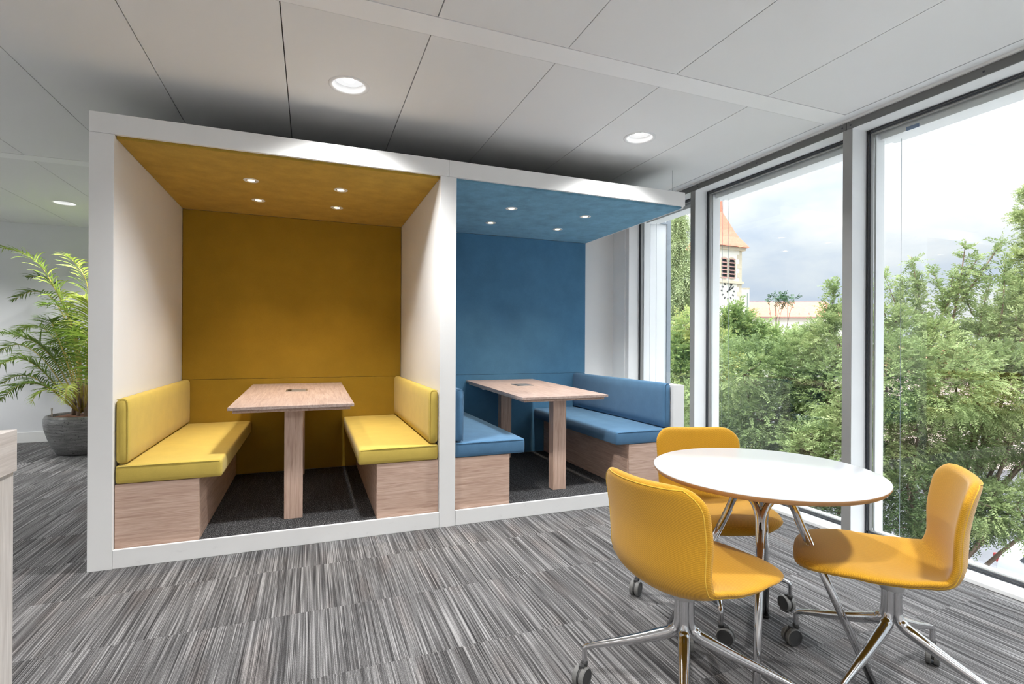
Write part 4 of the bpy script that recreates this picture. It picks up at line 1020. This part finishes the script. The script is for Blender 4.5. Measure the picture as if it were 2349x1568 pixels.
# --- parked car
def make_car():
    """length along +x (front), width y, origin on the ground between the rear wheels"""
    p = at(2322, 1331, 14.2); hd = math.radians(-125); KS = 1.18
    t = thing('car', 'pale grey hatchback parked on the street below the right window', 'car', (p.x-.87*KS*math.sin(hd), p.y+.87*KS*math.cos(hd), GZ), hd); t.scale = (KS, KS, KS)
    paint = NT('car_paint'); paint.bsdf((.62, .64, .66, 1), .25, .1, coat=.6)
    hw = .87
    # body sections along x: (x, half width, z bottom, z belt, z roof, roof half width)
    sec = [(-.78, .70, .42, .80, .98, .52), (-.72, .80, .34, .88, 1.20, .60), (-.55, .85, .28, .94, 1.42, .62), (-.2, hw, .25, .97, 1.50, .62), (.5, hw, .24, .97, 1.53, .62), (1.3, hw, .24, .95, 1.48, .60), (1.9, hw, .25, .93, 1.28, .58), (2.35, hw, .26, .92, 1.0, .60), (2.9, .84, .28, .84, .88, .62), (3.25, .76, .34, .70, .74, .55), (3.34, .68, .40, .60, .64, .50)]
    bm = bmesh.new(); rings = []
    for (x, w, zb, zm, zr, rw) in sec:
        half = [(0, zb), (w*.9, zb), (w, zb+.1), (w*1.0, (zb+zm)/2), (w*.97, zm), (rw+(w-rw)*.35, zm+(zr-zm)*.55), (rw, zr-.04), (rw*.8, zr), (0, zr+.015)]
        pts = [(y, z) for y, z in half]+[(-y, z) for y, z in half[-2:0:-1]]
        rings.append([bm.verts.new((x, y, z)) for y, z in pts])
    n = len(rings[0])
    for a, b in zip(rings, rings[1:]):
        for j in range(n):
            f = bm.faces.new((a[j], a[(j+1) % n], b[(j+1) % n], b[j]))
    bm.faces.new(rings[0][::-1]); bm.faces.new(rings[-1])
    bmesh.ops.recalc_face_normals(bm, faces=bm.faces)
    body = finish('body', bm, paint.m, t, smooth=True); s_ = body.modifiers.new('s', 'SUBSURF'); s_.levels = 2; s_.render_levels = 2
    # side and rear glass
    for s in (-1, 1):
        bm = bmesh.new(); pg = [(.10, 1.15, .78), (1.70, 1.08, .80), (1.25, 1.36, .675), (.25, 1.41, .67)]
        vs = [bm.verts.new((x, s*(y+.012), z)) for x, z, y in pg]; ex = bm.faces.new(vs)
        r_ = bmesh.ops.extrude_face_region(bm, geom=[ex]); bmesh.ops.translate(bm, verts=[v for v in r_['geom'] if isinstance(v, bmesh.types.BMVert)], vec=(0, -s*.03, 0))
        finish('side_window', bm, M['gasket'], t)
        for x in (0, 2.5):
            bm = bmesh.new(); lathe(bm, [(0, -.09), (.30, -.09), (.325, -.06), (.325, .06), (.30, .09), (.22, .09), (.20, .07), (0, .08)], 28, mis=[0, 0, 0, 0, 0, 1, 1])
            bmesh.ops.rotate(bm, verts=bm.verts, matrix=Matrix.Rotation(-s*PI/2, 3, 'X')); w = finish('wheel', bm, None, t, mats=[M['rubber'], M['brushed']]); w.location = (x, s*.815, .325)
            bm = bmesh.new(); lathe(bm, [(0, -.05), (.385, -.05), (.385, .075), (0, .075)], 28); bmesh.ops.rotate(bm, verts=bm.verts, matrix=Matrix.Rotation(-s*PI/2, 3, 'X')); a = finish('wheel_arch', bm, M['dark'], t); a.location = (x, s*.803, .345)
        bm = bmesh.new(); box(bm, -.80, -.62, s*.75-.06, s*.75+.025, .80, 1.0); finish('tail_lamp', bm, plain('red_tail_lamp', lin(150, 40, 42), .3), t, bevel=.03)
    boxo('rear_window', (-.76, -.70, -.5, .5, .98, 1.32), M['gasket'], t, .02)
    boxo('bumper', (-.86, -.70, -.76, .76, .34, .56), paint.m, t, .05)
make_car()
p = at(2226, 1300, 14.0); bo = thing('bollard', 'short white bollard on the pavement behind the car', 'bollard', (p.x, p.y, GZ))
bm = bmesh.new(); hb = p.z-GZ+.12; lathe(bm, [(0, 0), (.05, 0), (.05, hb-.05), (.045, hb), (0, hb)], 16); finish('post', bm, M['extwhite'], bo, smooth=True, auto=40)
bm = bmesh.new(); lathe(bm, [(0, hb), (.04, hb), (.062, hb+.04), (.05, hb+.08), (0, hb+.09)], 16); finish('cap', bm, M['extwhite'], bo, smooth=True)

# ------------------------------------------------------------------ light
SKY = .66
w = bpy.data.worlds.new('world'); scene.world = w; w.use_nodes = True; nt = w.node_tree; nt.nodes.clear()
t = NT.__new__(NT); t.m = None; t.t = nt; t.n = nt.nodes; t.out = nt.nodes.new('ShaderNodeOutputWorld')
gen = t.coord('Generated'); x, y, z = t.sep(gen)
zc2 = t.math('MAXIMUM', z, .0)
den = t.math('ADD', zc2, .30)
cl = t.noise(t.comb(t.math('DIVIDE', x, den), t.math('DIVIDE', y, den), 1.7), 2.0, 5, .55, .3)
cloud = t.ramp(cl, [(.34, lin(208, 220, 238)), (.50, lin(230, 237, 245)), (.64, lin(250, 251, 253))])
zen = t.math('ADD', 1.0, t.math('MULTIPLY', t.math('POWER', zc2, 2.3), 8.0))
col = t.mix(t.math('LESS_THAN', z, 0.0), cloud, (.35, .36, .34, 1))
bg = t.node('Background'); t.link(col, bg.inputs[0]); t.link(t.math('MULTIPLY', zen, SKY), bg.inputs[1]); t.link(bg.outputs[0], t.out.inputs[0])
S = bpy.data.lights.new('sun', 'SUN'); S.energy = 1.7; S.angle = math.radians(12); S.color = (1, .96, .9)
so = bpy.data.objects.new('sun', S); COL.objects.link(so)
so.rotation_euler = Vector((.80, .25, -.85)).to_track_quat('-Z', 'Y').to_euler()   # shines over the building onto the trees

vs_ = scene.view_settings; vs_.view_transform = 'Standard'; vs_.look = 'None'; vs_.exposure = .68; vs_.gamma = 1; vs_.use_curve_mapping = False
cy_ = scene.cycles; cy_.use_denoising = True
try: cy_.denoiser = 'OPENIMAGEDENOISE'
except Exception: pass
cy_.use_adaptive_sampling = True; cy_.adaptive_threshold = .12; cy_.adaptive_min_samples = 16
cy_.max_bounces = 7; cy_.diffuse_bounces = 4; cy_.glossy_bounces = 3; cy_.transparent_max_bounces = 16; cy_.transmission_bounces = 4
cy_.sample_clamp_indirect = 8; cy_.caustics_reflective = False; cy_.caustics_refractive = False
